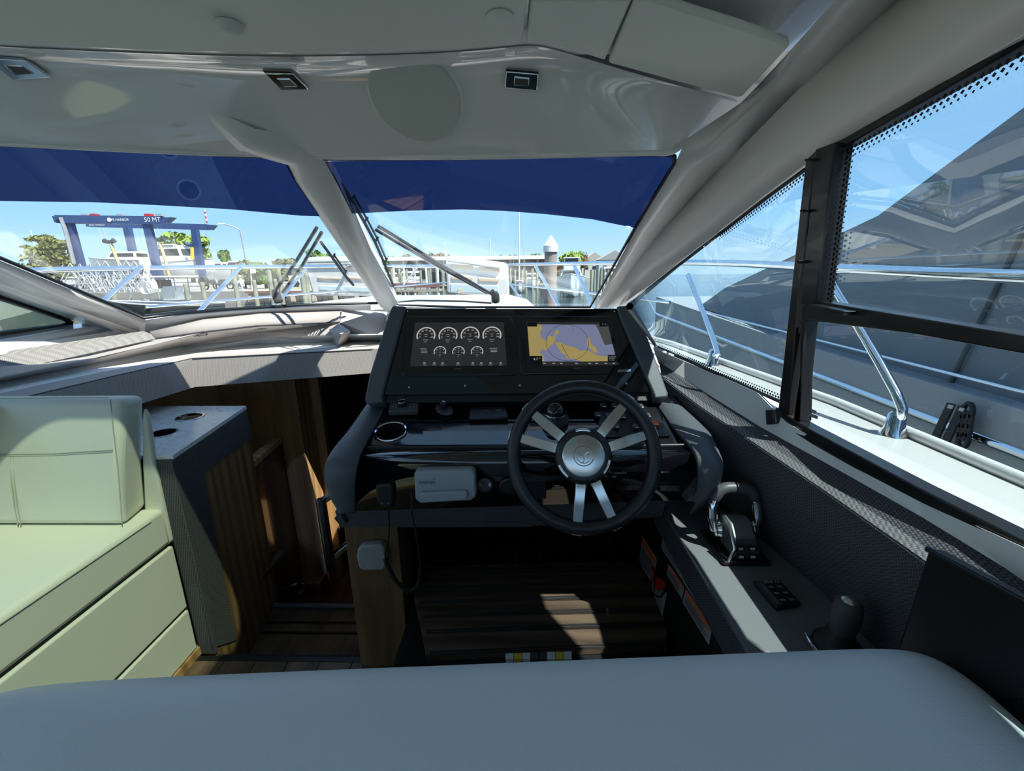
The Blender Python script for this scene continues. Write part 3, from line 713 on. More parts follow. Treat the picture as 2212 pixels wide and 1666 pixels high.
# ================================================================ SOFA, CABINET, HELM SEAT
FX = -1.2
sofa = thing('sofa', 'cream vinyl sofa with box seat cushion on the port side', 'sofa', (-1.65, .6, FLOOR))
MB().box((-1.655, .414, .675), (.91, 1.728, .135)).build('seat_cushion', 'vinyl_cream', sofa, bevel=.016, seg=3)
MB().tube([V(FX + .001, -.4, .727), V(FX + .001, 1.22, .727)], .0022, 6).build('piping', 'stitch', sofa)
MB().prism([V(FX, -.45, .345), V(FX, 1.279, .345), V(FX, 1.279, .597), V(FX, -.45, .597)], (-.88, 0, 0)).build('base_panel', 'vinyl_cream', sofa, bevel=.006)
MB().prism([V(FX, -.45, .165), V(FX, 1.279, .165), V(FX, 1.279, .333), V(FX, -.45, .333)], (-.88, 0, 0)).build('base_panel', 'vinyl_cream', sofa, bevel=.006)
MB().prism([V(FX - .012, -.45, FLOOR), V(FX - .012, 1.27, FLOOR), V(FX - .012, 1.27, .70), V(FX - .012, -.45, .70)], (-.8, 0, 0)).build('carcass', 'black_matt', sofa)
MB().prism([V(FX + .004, -.45, FLOOR), V(FX + .004, 1.40, FLOOR), V(FX + .004, 1.40, FLOOR + .032), V(FX + .004, -.45, FLOOR + .032)], (-.05, 0, 0)).build('plinth', 'oak_light', sofa)
# backrest facing aft
bl = [V(-2.12, 1.167, .744), V(-1.234, 1.167, .744), V(-1.262, 1.285, .744), V(-2.12, 1.285, .744)]
t1 = P(262, 862, Y=1.225); t2 = P(316, 852, Y=1.31)
bt = [V(-2.12, 1.225, t1.z), t1, t2, V(-2.12, 1.31, t2.z)]
bmid = [lerp(a, b, .5) + V(.0, -.012, 0) for a, b in zip(bl, bt)]
bo = MB().loft([bl, bmid, bt]).build('backrest', 'vinyl_cream', sofa, bevel=.022, seg=4)
FB = plane(bl[0], bl[1], bt[0])
def onb(px, py): return PP(px, py, FB, .010)
for pts in ([(-300, 985), (0, 980), (120, 978), (250, 970)], [(-300, 989), (0, 984), (120, 982), (250, 974)], [(32, 984), (33, 1040), (38, 1090), (46, 1130)], [(38, 984), (39, 1040), (44, 1090), (52, 1130)], [(245, 862), (252, 930), (262, 1020), (270, 1128)], [(-300, 862), (0, 860), (240, 858)]):
    MB().tube([onb(x, y) for x, y in pts], .0016, 5).build('stitching', 'stitch', bo)
e_ = [(319, 880), (328, 900), (341, 985), (379, 1163), (347, 1192), (337, 1150), (322, 1100), (318, 1000)]
MB().slab([P(x, y, Y=1.292) for x, y in e_], -.02).build('end_cover', 'vinyl_cream', sofa, bevel=.006)

# ---- cabinet with woven corner and quartz worktop
ZQ = .928
C0 = V(-1.140, 1.283, 0); C1 = P(532, 878, Z=ZQ) + V(.004, -.01, 0)
cab = thing('cabinet', 'oak and woven grey cabinet between sofa and companionway steps', 'cabinet', (-1.25, 1.5, FLOOR))
PF = plane(V(C0.x, C0.y, 0), V(C1.x, C1.y, 0), V(C0.x, C0.y, 1))
plan = [V(C0.x - .006, C0.y + .006, -.55), V(C1.x - .006, C1.y, -.55), V(-1.75, 1.82, -.55), V(-1.75, 1.31, -.55), V(FX, 1.295, -.55)]
cbody = MB().prism(plan, (0, 0, ZQ - .014 + .55)).build('body', 'oak', cab)
MB().slab([V(FX, 1.283, FLOOR), V(C0.x, 1.283, FLOOR), V(C0.x, 1.283, ZQ - .013), V(FX, 1.283, ZQ - .013)], -.012).build('corner_facing', 'fabric_grey', cab)
def onf(px, py): return PP(px, py, PF)
fs = [V(C0.x, C0.y, ZQ - .013), V(C1.x, C1.y, ZQ - .013), onf(546, 945), onf(441, 1024), onf(511, 1385), V(C0.x, C0.y, FLOOR)]
fs[5] = PP(463, 1400, PF); 
MB().slab(fs, .008).build('side_facing', 'fabric_grey', cab, bevel=.003)
wt = thing('worktop', 'white quartz worktop with two round cup wells', 'worktop', (-1.35, 1.55, ZQ))
wp = [P(x, y, Z=ZQ) for x, y in ((532, 877), (373, 984), (337, 985))] + [V(-1.42, 1.30, ZQ), V(-1.68, 1.34, ZQ), V(-1.68, 1.83, ZQ)]
wo = MB().prism(wp, (0, 0, -.014)).build('slab', 'quartz', wt)
for px, py, r in ((411, 902, .044), (352, 937, .042)):
    c = P(px, py, Z=ZQ)
    cut(wo, MB().lathe([(r, -.05), (r, .05)], c, (0, 0, 1), 32))
    MB().lathe([(r - .001, .004), (r + .006, .004), (r + .006, 0), (r - .001, 0), (r - .001, -.012), (r - .004, -.012), (r - .004, .003)], c, (0, 0, 1), 36, caps=False).build('cup_ring', 'chrome', wt, smooth=40)
    MB().lathe([(r - .002, -.0145), (r - .003, -.07), (.001, -.07)], c, (0, 0, 1), 32, caps=False).build('cup_well', 'black_satin', wt, smooth=40)
cut(cbody, MB().box((-1.38, 1.5, ZQ - .05), (.34, .34, .12)))

# ---- helm seat in the foreground: the back of a double bench seat
seat = thing('helm_bench', 'pale grey vinyl double helm seat seen from behind', 'seat', (0, .45, FLOOR))
prof = [(.56, .50), (.565, .80), (.555, .87), (.53, .925), (.49, .952), (.44, .962), (.38, .962), (.31, .955), (.25, .93), (.215, .88), (.20, .80), (.22, .50)]
rings = []
xs = [(-.80, .86, .0), (-.785, .95, .0), (-.75, 1.0, 0), (-.3, 1, 0), (.1, 1, 0), (.45, 1, 0), (.565, 1.0, 0), (.615, .985, .004), (.645, .95, .02), (.66, .90, .04), (.668, .80, .07)]
for x, s_, dr in xs:
    rz = -.035 * (x + .1)           # seat swivelled a little
    ring_ = []
    for y, z in prof:
        cy = .385 + (y - .385) * min(1, s_ + .0)
        zz = .50 + (z - .50) * s_ - dr
        ring_.append(V(x, cy - rz * 1.25 + .0, zz + .012 * (x)))
    rings.append(ring_)
MB().loft(rings).build('backrest', 'vinyl_white', seat, smooth=180, subd=2)
MB().box((-.07, .70, .40), (1.28, .34, .14)).build('seat_cushion', 'vinyl_white', seat, bevel=.04, seg=3)
MB().box((-.07, .62, .235), (.9, .30, .21)).build('pedestal', 'black_satin', seat, bevel=.01)
# ================================================================ HELM CONSOLE
helm = thing('helm_console', 'grey padded helm console with black gloss dashboard and oak pedestal', 'console', (0, 1.4, FLOOR))
SB = [P(826, 852, Y=1.405), P(1414, 847, Y=1.405), P(1334, 667, Y=1.60), P(876, 667, Y=1.60)]
PS = plane(SB[0], SB[1], SB[3]); SN = PS[1] if PS[1].y < 0 else -PS[1]
SU = (SB[1] - SB[0]).normalized(); SV_ = SN.cross(SU); SV_ = SV_ if SV_.z > 0 else -SV_
def onS(px, py, off=0): return PP(px, py, PS, off)
def prismS(pts, off, t): return MB().prism([onS(x, y, off) for x, y in pts], SN * -t)
prismS([(826, 852), (1414, 847), (1334, 667), (876, 667)], 0, .012).build('screen_panel', 'black_gloss', helm)
prismS([(806, 868), (1430, 862), (1340, 667), (866, 667)], -.014, .16).build('pod_back', 'black_satin', helm)
prismS([(850, 664), (879, 665), (872, 690), (828, 856), (830, 871), (795, 874), (790, 868), (800, 815), (842, 680)], .014, .13).build('pod_cheek', 'vinyl_grey', helm, bevel=.006)
prismS([(1331, 665), (1352, 664), (1385, 702), (1400, 740), (1441, 852), (1440, 861), (1412, 864), (1408, 850), (1338, 690)], .014, .13).build('pod_cheek', 'vinyl_grey', helm, bevel=.006)
for x, y in ((880, 673), (1327, 673), (884, 837), (1005, 834), (1123, 833), (1239, 831), (1353, 829)):
    MB().lathe([(.004, 0), (.0035, .002), (.0005, .0025)], onS(x, y), SN, 10).build('screw', 'chrome', helm, smooth=40)
# dash top, lip, face
D0 = P(838, 869, Y=1.44); D1 = P(1432, 865, Y=1.44); D2 = P(786, 962, Y=1.205); D3 = P(1502, 958, Y=1.205)
PD = plane(D0, D1, D2); DN = PD[1] if PD[1].z > 0 else -PD[1]
def onD(px, py, off=0): return PP(px, py, PD, off)
DU = (D1 - D0).normalized(); DV = DN.cross(DU); DV = DV if DV.y > 0 else -DV
dt = MB().prism([onD(800, 866) + V(0, .03, 0), onD(1470, 862) + V(0, .03, 0), onD(1502, 958), onD(786, 962)], DN * -.05).build('dash_top', 'black_gloss', helm)
rows = [[D2 + V(.006, .0, -.004), D3 + V(-.006, 0, -.004)]]
for (a, b), y in ((((780, 985), (1504, 981)), 1.132), (((774, 1003), (1507, 1000)), 1.122), (((768, 1020), (1509, 1017)), 1.138), (((764, 1103), (1497, 1078)), 1.150)):
    rows.append([P(a[0], a[1], Y=y), P(b[0], b[1], Y=y)])
MB().grid(rows).build('dash_face', 'black_gloss', helm, smooth=45, solid=.008)
MB().tube([P(790, 969, Y=1.185), P(900, 969, Y=1.185), P(1400, 964, Y=1.185), P(1501, 962, Y=1.185)], .0075, 10).build('lip_bar', 'black_satin', helm, smooth=60)
cl = [((838, 870), (797, 873), 1.46), ((806, 930), (757, 931), 1.27), ((783, 974), (722, 975), 1.15), ((771, 1010), (706, 1012), 1.09), ((766, 1060), (712, 1062), 1.087), ((768, 1106), (738, 1108), 1.105)]
crr = [((1412, 867), (1462, 870), 1.46), ((1455, 925), (1524, 931), 1.27), ((1492, 965), (1551, 982), 1.15), ((1506, 995), (1557, 1015), 1.09), ((1506, 1050), (1541, 1062), 1.087), ((1494, 1078), (1503, 1086), 1.105)]
def cheek(L, sgn):
    inner = smooth_path([P(*a, Y=y) for a, b, y in L], 5); outer = smooth_path([P(*b, Y=y) for a, b, y in L], 5)
    lo = [p + V(0, .03, -.05) for p in outer]
    MB().grid([inner, [lerp(a, b, .85) + V(0, -.002, .003) for a, b in zip(inner, outer)], outer, lo]).build('dash_cheek', 'vinyl_grey', helm, smooth=60, solid=.012)
    side = [outer[0], outer[-1], V(outer[-1].x, 1.9, outer[-1].z), V(outer[0].x, 1.9, outer[0].z)]
    MB().prism([p + V(-.012 * sgn, .006, -.004) for p in outer[::3]] + [V(outer[-1].x - .012 * sgn, 1.88, outer[-1].z), V(outer[0].x - .012 * sgn, 1.88, outer[0].z)], (-.02 * sgn, 0, 0)).build('dash_side', 'vinyl_grey', helm)
cheek(cl, -1); cheek(crr, 1)
MB().slab([P(722, 1106, Y=1.16), P(1440, 1078, Y=1.16), P(1432, 1118, Y=1.17), P(1130, 1140, Y=1.175), P(737, 1141, Y=1.175)], .02).build('lower_band', 'fabric_grey', helm, bevel=.004)
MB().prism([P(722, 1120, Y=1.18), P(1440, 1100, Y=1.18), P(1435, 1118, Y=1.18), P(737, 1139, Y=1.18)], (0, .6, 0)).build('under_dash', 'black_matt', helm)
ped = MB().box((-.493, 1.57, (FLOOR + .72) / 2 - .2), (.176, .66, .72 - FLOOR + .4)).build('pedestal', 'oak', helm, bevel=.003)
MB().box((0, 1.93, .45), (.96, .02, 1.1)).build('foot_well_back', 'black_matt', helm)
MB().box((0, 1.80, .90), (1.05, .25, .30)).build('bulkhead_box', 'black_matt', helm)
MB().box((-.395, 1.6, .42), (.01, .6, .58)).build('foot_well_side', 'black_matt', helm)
# lower face fittings
def face(px, py, y=1.135): return P(px, py, Y=y)
for px, py, r, m_ in ((1048, 1047, .022, 'grey_plastic'), (1098, 1050, .026, 'black_satin')):
    o = face(px, py)
    so_ = MB().lathe([(r, .0), (r, -.006), (r - .004, -.008), (r - .006, -.004), (.001, -.004)], o, (0, 1, 0), 24).build('power_socket', m_, helm, smooth=40)
for px, c in ((1037, 'leaf_light'), (1058, 'mark_white')):
    MB().box(face(px, 1047, 1.126), (.005, .003, .010)).build('indicator_light', c, helm)
for x0, x1, y0, y1 in ((1330, 1400, 1020, 1060), (1425, 1470, 1012, 1062), (1140, 1180, 1025, 1078)):
    MB().prism([face(x0, y0, 1.137), face(x1, y0, 1.137), face(x1, y1, 1.141), face(x0, y1, 1.141)], (0, .006, 0)).build('blank_panel', 'black_satin', helm, bevel=.002)
MB().prism([face(1325, 1021, 1.12), face(1354, 1020, 1.12), face(1354, 1024, 1.12), face(1325, 1025, 1.12)], (0, .006, 0)).build('drawer_pull', 'chrome_dark', helm)
MB().prism([face(1425, 1018, 1.12), face(1448, 1018, 1.12), face(1448, 1022, 1.12), face(1425, 1022, 1.12)], (0, .006, 0)).build('drawer_pull', 'chrome_dark', helm)
MB().prism([onS(1334, 800, .002), onS(1362, 799, .002), onS(1362, 804, .002), onS(1333, 806, .002)], SN * .004).build('card_slot', 'chrome', helm)

# ---- two chartplotters
def bars(L, mat_, par, name='readout'):
    for x0, y0, x1, y1 in L: MB().poly([onS(x0, y0, .0078), onS(x1, y0, .0078), onS(x1, y1, .0078), onS(x0, y1, .0078)]).build(name, mat_, par)
ch1 = thing('chartplotter', 'left multifunction display showing seven white engine gauges', 'display', onS(990, 745))
prismS([(884, 684), (1102, 684), (1110, 700), (1117, 806), (1113, 812), (872, 813), (868, 806), (876, 700)], .005, .02).build('bezel', 'black_gloss', ch1, bevel=.002)
s1 = prismS([(897, 699), (1088, 698), (1095, 791), (887, 793)], .0062, .001).build('screen', 'screen_dark', ch1)
MM = .00162       # metres per photo pixel on the panel
def gauge(par, px, py, rpx, nums, sz):
    o = onS(px, py, .0072); r = rpx * MM
    g = MB(); a = arc(o, r, 205, -25, 22, SU, SV_); b = arc(o, r * .86, 205, -25, 22, SU, SV_)
    g.grid([a, b]); ob = g.build('gauge', 'screen_white', par)
    for i, s_ in enumerate(nums):
        an = R(198 - 216 * i / (len(nums) - 1)); text(s_, o + SU * (math.cos(an) * r * .66) + SV_ * (math.sin(an) * r * .62), SU, SV_, sz, 'screen_white', ob, 'numeral')
    mb = MB()
    for k, (w_, yy) in enumerate(((.35, .12), (.25, -.12), (.55, -.52), (.3, -.75))):
        c = o + SV_ * (yy * r); mb.poly([c - SU * w_ * r * .5 - SV_ * .03 * r, c + SU * w_ * r * .5 - SV_ * .03 * r, c + SU * w_ * r * .5 + SV_ * .04 * r, c - SU * w_ * r * .5 + SV_ * .04 * r])
    mb.build('caption', 'screen_grey', ob)
n60 = ['0', '10', '20', '30', '40', '50', '60']
gauge(s1, 921, 727, 21, n60, .0085); gauge(s1, 968.5, 727, 21, n60, .0085)
gauge(s1, 1016, 726, 21, ['0', '20', '40', '60', '80', '100'], .0085)
gauge(s1, 1063, 726, 21, ['40', '70', '100', '130', '160', '190', '220', '240'], .0075)
for x in (951, 991, 1031): gauge(s1, x, 762, 13.5, ['0', '25', '50', '75', '100'], .006)
bars([(909, 755, 923, 757), (910, 760, 924, 761.5), (910, 763, 924, 764.5), (1058, 754, 1074, 755.5), (1060, 758, 1074, 759.5), (1060, 761, 1074, 762.5)], 'screen_grey', s1)
bars([(x - 2.5, 785, x + 2.5, 788) for x in (918, 939, 957, 990, 1022, 1040, 1060, 1082)] + [(x - 4, 790, x + 4, 791) for x in (918, 939, 957, 990, 1022, 1040, 1060, 1082)], 'screen_grey', s1, 'menu_icons')
text('GARMIN', onS(990, 798.5, .0062), SU, SV_, .0075, 'mark_grey', ch1)
ch2 = thing('chartplotter', 'right multifunction display showing a blue and tan nautical chart', 'display', onS(1235, 745))
prismS([(1121, 684), (1326, 684), (1333, 700), (1353, 803), (1350, 809), (1130, 810), (1125, 803), (1118, 700)], .005, .02).build('bezel', 'black_gloss', ch2, bevel=.002)
s2 = prismS([(1137, 697), (1311, 698), (1336, 790), (1145, 792)], .0062, .001).build('screen', 'screen_dark', ch2)
def flat(pts, mat_, par, name, off=.0070):
    return MB().poly([onS(x, y, off) for x, y in pts]).build(name, mat_, par)
flat([(1139, 703), (1312, 703.5), (1331, 782), (1145, 783)], 'chart_water', s2, 'chart')
flat([(1139, 703), (1168, 703), (1171, 712), (1166, 722), (1170, 733), (1180, 738), (1184, 727), (1196, 730), (1200, 716), (1206, 716), (1208, 722), (1199, 727), (1200, 736), (1193, 747), (1186, 752), (1180, 760), (1170, 756), (1166, 764), (1175, 772), (1176, 783), (1145, 783)], 'chart_land', s2, 'land', .0075)
flat([(1198, 742), (1210, 741), (1222, 748), (1240, 752), (1252, 760), (1266, 758), (1280, 764), (1290, 770), (1305, 772), (1327, 770), (1331, 782), (1255, 783), (1240, 777), (1222, 776), (1222, 770), (1212, 764)], 'chart_land', s2, 'land', .0075)
flat([(1268, 731), (1272, 730), (1276, 745), (1286, 752), (1292, 765), (1280, 762), (1268, 750)], 'chart_land', s2, 'land', .0075)
flat([(1285, 703), (1312, 703.5), (1322, 745), (1306, 748), (1298, 730), (1292, 715)], 'pad_beige', s2, 'land', .0075)
MB().tube(arc(onS(1225, 742, .0078), 46 * MM, 0, 360, 40, SU, SV_ * .95), .0006, 4, loop=False).build('range_ring', 'mark_dark', s2)
MB().tube([onS(1229, 704, .008), onS(1240, 716, .008), onS(1232, 724, .008)], .0006, 4).build('course_line', 'mark_white', s2)
MB().tube([onS(1213, 745, .008), onS(1218, 757, .008), onS(1228, 775, .008)], .0009, 4).build('course_line', 'red', s2)
bars([(1139, 699, 1160, 708), (1144, 771, 1171, 792), (1294, 698, 1312, 708), (1312, 769, 1334, 784)], 'black_matt', s2, 'data_box')
text('4.7', onS(1157, 778, .0082), SU, SV_, .013, 'screen_white', s2, 'readout'); text('ft', onS(1166, 776, .0082), SU, SV_, .007, 'screen_white', s2, 'readout')
text('11.4', onS(1304, 703, .0082), SU, SV_, .009, 'screen_grey', s2, 'readout')
for i, y in enumerate((772, 775.5, 779)): bars([(1314, y, 1330 - 2 * i, y + 2)], 'screen_grey', s2)
bars([(1320, 731, 1326, 737), (1321.5, 739, 1327.5, 745)], 'black_matt', s2, 'zoom_key')
bars([(x - 3, 786, x + 3, 788.5) for x in (1176, 1196, 1212, 1245, 1273, 1288, 1308, 1325)], 'screen_grey', s2, 'menu_icons')
text('GARMIN', onS(1247, 797, .0062), SU, SV_, .0075, 'mark_grey', ch2)

# ---- steering wheel
WC = P(1259, 985, Y=1.055); AX = V(-.09, -.915, .395).normalized()
WU = V(1, 0, 0); WU = (WU - AX * WU.dot(AX)).normalized(); WV = AX.cross(WU); WV = WV if WV.z > 0 else -WV
wh = thing('steering_wheel', 'black leather steering wheel with paired chrome spokes', 'steering wheel', WC)
RW = .183
def onW(a, r, h=0): return WC + WU * (math.cos(R(a)) * r) + WV * (math.sin(R(a)) * r) + AX * h
MB().tube([onW(a, RW) for a in range(0, 360, 6)], .0185, 14, loop=True).build('rim', 'leather_black', wh, smooth=180)
MB().tube([onW(a, RW - .0175) for a in range(45, 140, 5)], .0012, 5).build('stitching', 'mark_grey', wh)
for a in (50, 18, 139, 164, 264, 294):
    sgn = 1 if a in (50, 164, 294) else -1
    pts = [(.058, .020), (.085, .026), (.13, .014), (.165, .010), (.203, .004)]
    cs = []
    for r, h in pts:
        aa = a + (2 if r < .1 else 0)
        c = onW(a, r, h); t = onW(a + 90, 1) - WC; w_ = .0135 if r < .15 else .0125
        cs.append([c - t * w_, c + t * w_, c + t * w_ - AX * .012, c - t * w_ - AX * .012])
    MB().loft(cs).build('spoke', 'brushed', wh, bevel=.002)
    MB().loft([[q - AX * .012 for q in c] for c in cs[:4]]).build('spoke_back', 'black_satin', wh, bevel=.003)
MB().lathe([(.001, .036), (.06, .036), (.071, .030), (.074, .018), (.070, .0), (.05, -.03), (.035, -.12), (.001, -.12)], WC, AX, 36).build('hub', 'leather_black', wh, smooth=50)
hb = MB().lathe([(.001, .0405), (.050, .0395), (.0535, .0375), (.0535, .034)], WC, AX, 40).build('hub_plate', 'brushed', wh, smooth=40)
k = MB(); k.tube([onW(a, .025, .0408) for a in range(0, 360, 12)], .0012, 6, loop=True); k.tube([onW(a, .018, .0408) for a in range(60, 330, 10)], .0011, 6)
for a in (40, 150, 265): k.tube([onW(a, .003, .0408), onW(a + 12, .010, .0409), onW(a - 4, .017, .0408)], .0014, 6)
k.build('emblem', 'brushed', hb, smooth=60)
for a in (90, 216, 335):
    MB().tube([onW(a + d_, .066, .034) for d_ in (-16, -8, 0, 8, 16)], .0045, 8).build('hub_accent', 'chrome', wh, smooth=60)
MB().tube([WC - AX * .03, WC - AX * .13], [.03, .045], 20).build('column', 'black_satin', wh, smooth=40)

# ---- dash fittings
kr = thing('control_keypad', 'black keypad with silver rotary knob on the dashboard left end', 'keypad', onD(872, 895))
MB().prism([onD(845, 877), onD(908, 877), onD(903, 897), onD(840, 899)], DN * .018).build('body', 'grey_plastic', kr, bevel=.003)
o = onD(871, 886, .018)
MB().lathe([(.014, 0), (.0135, .016), (.001, .016)], o, DN, 24).build('knob', 'black_satin', kr, smooth=40)
MB().lathe([(.0135, .0165), (.0125, .018), (.0115, .0168)], o, DN, 24, caps=False).build('knob_ring', 'brushed', kr, smooth=40)
for x in (850, 857, 888, 896):
    for y in (884, 889): MB().box(onD(x, y, .019), (.007, .004, .0015)).build('key', 'mark_grey', kr)
bt_ = thing('thruster_control', 'oval bow thruster joystick on the dashboard', 'joystick', onD(960, 885))
MB().lathe([(.040, 0), (.038, .006), (.012, .009), (.001, .009)], onD(960, 886), DN, 28, sx=.62).build('base', 'grey_plastic', bt_, smooth=40)
MB().lathe([(.012, .008), (.012, .022), (.015, .026), (.014, .034), (.001, .035)], onD(960, 886), DN, 20).build('knob', 'black_satin', bt_, smooth=40)
MB().lathe([(.006, .0351), (.004, .037), (.001, .037)], onD(960, 886), DN, 12).build('knob_cap', 'brushed', bt_, smooth=40)
MB().lathe([(.006, 0), (.006, .03), (.004, .034), (.001, .034)], onD(959, 872), DN, 12).build('toggle', 'chrome_dark', bt_, smooth=40)
sd = thing('engine_display', 'small black engine monitor lying on the dashboard', 'display', onD(1055, 898))
MB().prism([onD(1016, 884), onD(1094, 883), onD(1098, 908), onD(1013, 910)], DN * .010).build('case', 'black_satin', sd, bevel=.003)
MB().tube([onD(1047, 897, .011) + DU * (.013 * math.cos(R(a))) + DV * (.011 * math.sin(R(a))) for a in range(-20, 210, 10)], .0008, 5).build('dial', 'mark_grey', sd)
MB().box(onD(1078, 892, .0105), (.018, .008, .001)).build('readout', 'mark_grey', sd)
cp = thing('compass', 'black dome compass on the dashboard behind the steering wheel', 'compass', onD(1196, 905))
MB().lathe([(.045, 0), (.045, .012), (.038, .022), (.036, .03)], onD(1198, 908), DN, 28).build('base', 'grey_plastic', cp, smooth=40)
MB().lathe([(.034, .022), (.033, .035), (.026, .052), (.014, .062), (.001, .065)], onD(1198, 908), DN, 28).build('dome', 'black_gloss', cp, smooth=180)
MB().lathe([(.036, .026), (.038, .03), (.0355, .034)], onD(1198, 908), DN, 28, caps=False).build('ring', 'chrome_dark', cp, smooth=60)
ch = thing('cup_holder', 'chrome rimmed cup holder at the left end of the dashboard', 'cup holder', onD(844, 932))
cc = onD(844, 933); rch = .046
cut(dt, MB().lathe([(rch, -.2), (rch, .05)], cc, DN, 40))
MB().lathe([(rch - .001, -.01), (rch - .001, .003), (rch + .003, .005), (rch + .006, .003), (rch + .006, .0)], cc, DN, 44, caps=False).build('rim', 'chrome', ch, smooth=60)
MB().lathe([(rch - .001, -.002), (rch - .003, -.075), (.001, -.075)], cc, DN, 36, caps=False).build('well', 'black_satin', ch, smooth=40)
bt2 = thing('bottle', 'blue bottle cap standing in the dashboard cup holder', 'bottle', cc)
MB().lathe([(.018, -.07), (.018, -.045), (.016, -.040), (.001, -.040)], cc + DU * -.008 - DV * .012, DN, 18).build('cap', 'lift_blue', bt2, smooth=40)
# rocker switches
sw = thing('switch_panel', 'black panel of labelled rocker switches right of the steering wheel', 'switch panel', onD(1380, 905))
MB().prism([onD(1290, 872), onD(1412, 870), onD(1446, 944), onD(1296, 946)], DN * .003).build('plate', 'black_satin', sw)
SWP = [(1302, 880, 'grey_plastic'), (1325, 880, 'grey_plastic'), (1290, 900, 'grey_plastic'), (1312, 901, 'grey_plastic'), (1355, 883, 'grey_plastic'), (1383, 882, 'grey_plastic'), (1372, 902, 'grey_plastic'), (1398, 902, 'grey_plastic'), (1344, 904, 'grey_plastic'), (1330, 925, 'grey_plastic'), (1307, 925, 'grey_plastic'), (1397, 924, 'grey_plastic'), (1372, 926, 'grey_plastic'), (1414, 919, 'orange')]
for x, y, m_ in SWP:
    b_ = MB().box(onD(x, y, .007), (.022 if m_ == 'orange' else .018, .026 if m_ == 'orange' else .022, .010), Matrix((DU, DV, DN)).transposed()).build('rocker', m_, sw, bevel=.002)
    MB().box(onD(x + 3, y + 5, .0125), (.011, .005, .001)).build('rocker_label', 'mark_white', b_)
gb = thing('gps_receiver', 'white plastic receiver box mounted on the dash face', 'receiver', P(958, 1054, Y=1.09))
MB().prism([P(x, y, Y=1.088) for x, y in ((894, 1024), (900, 1020), (1018, 1018), (1026, 1024), (1028, 1074), (1018, 1082), (908, 1088), (897, 1080))], (0, .045, 0)).build('case', 'white_plastic', gb, bevel=.005)
MB().prism([P(x, y, Y=1.074) for x, y in ((908, 1066), (1006, 1062), (1012, 1070), (1006, 1082), (914, 1088), (905, 1078))], (0, .02, 0)).build('foot', 'white_plastic', gb, bevel=.005)
text('GARMIN', P(922, 1043, Y=1.0872), (1, 0, 0), (0, 0, 1), .012, 'mark_dark', gb)
MB().prism([P(936, 1036, Y=1.0872), P(939, 1036, Y=1.0872), P(937.5, 1033, Y=1.0872)], (0, -.0004, 0)).build('emblem', 'mark_dark', gb)
hs = thing('radio_handset', 'black radio microphone clipped to the dash face with coiled cord', 'microphone', P(832, 1070, Y=1.1))
MB().prism([P(x, y, Y=1.085) for x, y in ((810, 1048), (846, 1046), (850, 1062), (848, 1098), (824, 1100), (812, 1075))], (0, .035, 0)).build('body', 'black_satin', hs, bevel=.006)
for x in (825, 838): MB().box(P(x, 1087, Y=1.084), (.005, .002, .003)).build('rivet', 'mark_grey', hs)
cordp = smooth_path([P(838, 1100, Y=1.10), P(840, 1120, Y=1.10), P(839, 1160, Y=1.12), P(832, 1200, Y=1.14), P(842, 1232, Y=1.14), P(860, 1262, Y=1.14), P(885, 1277, Y=1.14), P(903, 1264, Y=1.14), P(908, 1235, Y=1.14), P(905, 1195, Y=1.14), P(898, 1150, Y=1.12), P(890, 1110, Y=1.10), P(889, 1060, Y=1.10)], 8)
MB().tube(cordp, .0028, 6).build('cord', 'rubber', hs, smooth=60)
hx = []
seg = cordp[26:68]
for i in range(len(seg) - 1):
    t = (seg[i + 1] - seg[i]).normalized(); u = t.orthogonal().normalized() if i == 0 else (u - t * u.dot(t)).normalized(); w_ = t.cross(u)
    for k in range(10):
        f = (i + k / 10); an = f * 2 * math.pi * .9
        hx.append(lerp(seg[i], seg[i + 1], k / 10) + (u * math.cos(an) + w_ * math.sin(an)) * .0058)
MB().tube(hx, .0022, 5).build('coil', 'rubber', hs, smooth=60)
al = thing('co_alarm', 'square white gas alarm with perforated grille on the oak pedestal', 'alarm', P(800, 1205, Y=1.22))
MB().prism([P(x, y, Y=1.21) for x, y in ((772, 1188), (780, 1180), (820, 1177), (829, 1181), (834, 1205), (832, 1228), (826, 1233), (784, 1234), (775, 1228), (770, 1206))], (0, .03, 0)).build('case', 'white_plastic', al, bevel=.006)
mb = MB()
for i in range(11):
    for j in range(9):
        c = P(778 + i * 4.6 + (j % 2) * 2.2, 1189 + j * 3.6, Y=1.2095); mb.poly([c + V(-.0015, 0, 0), c + V(0, 0, -.0015), c + V(.0015, 0, 0), c + V(0, 0, .0015)])
g_ = mb.build('perforation', 'mark_grey', al); g_['kind'] = 'stuff'
MB().box(P(785, 1225, Y=1.2095), (.008, .001, .002)).box(P(800, 1228, Y=1.2095), (.001, .001, .007)).box(P(815, 1225, Y=1.2095), (.014, .001, .002)).build('print', 'mark_grey', al)
# grab handle on the pedestal's companionway side
gh = thing('grab_handle', 'black and chrome grab handle beside the companionway', 'handle', P(705, 1150, Y=1.42))
a_ = P(692, 1078, Y=1.40); b_ = P(716, 1232, Y=1.40)
MB().loft([[c + V(-.014, -.012, 0), c + V(.0, -.018, 0), c + V(.016, -.012, 0), c + V(.016, .012, 0), c + V(-.014, .012, 0)] for c in (a_, b_)]).build('grip', 'black_gloss', gh, bevel=.004)
MB().tube([a_ + V(-.013, -.013, 0), b_ + V(-.013, -.013, 0)], .003, 8).build('chrome_edge', 'chrome', gh, smooth=60)
for c in (a_ + V(0, 0, -.012), b_ + V(0, 0, .05)):
    MB().prism([c + V(-.012, .0, .011), c + V(.012, 0, .011), c + V(.08, .17, .011), c + V(.056, .17, .011)], (0, 0, -.022)).build('arm', 'chrome', gh, bevel=.004)

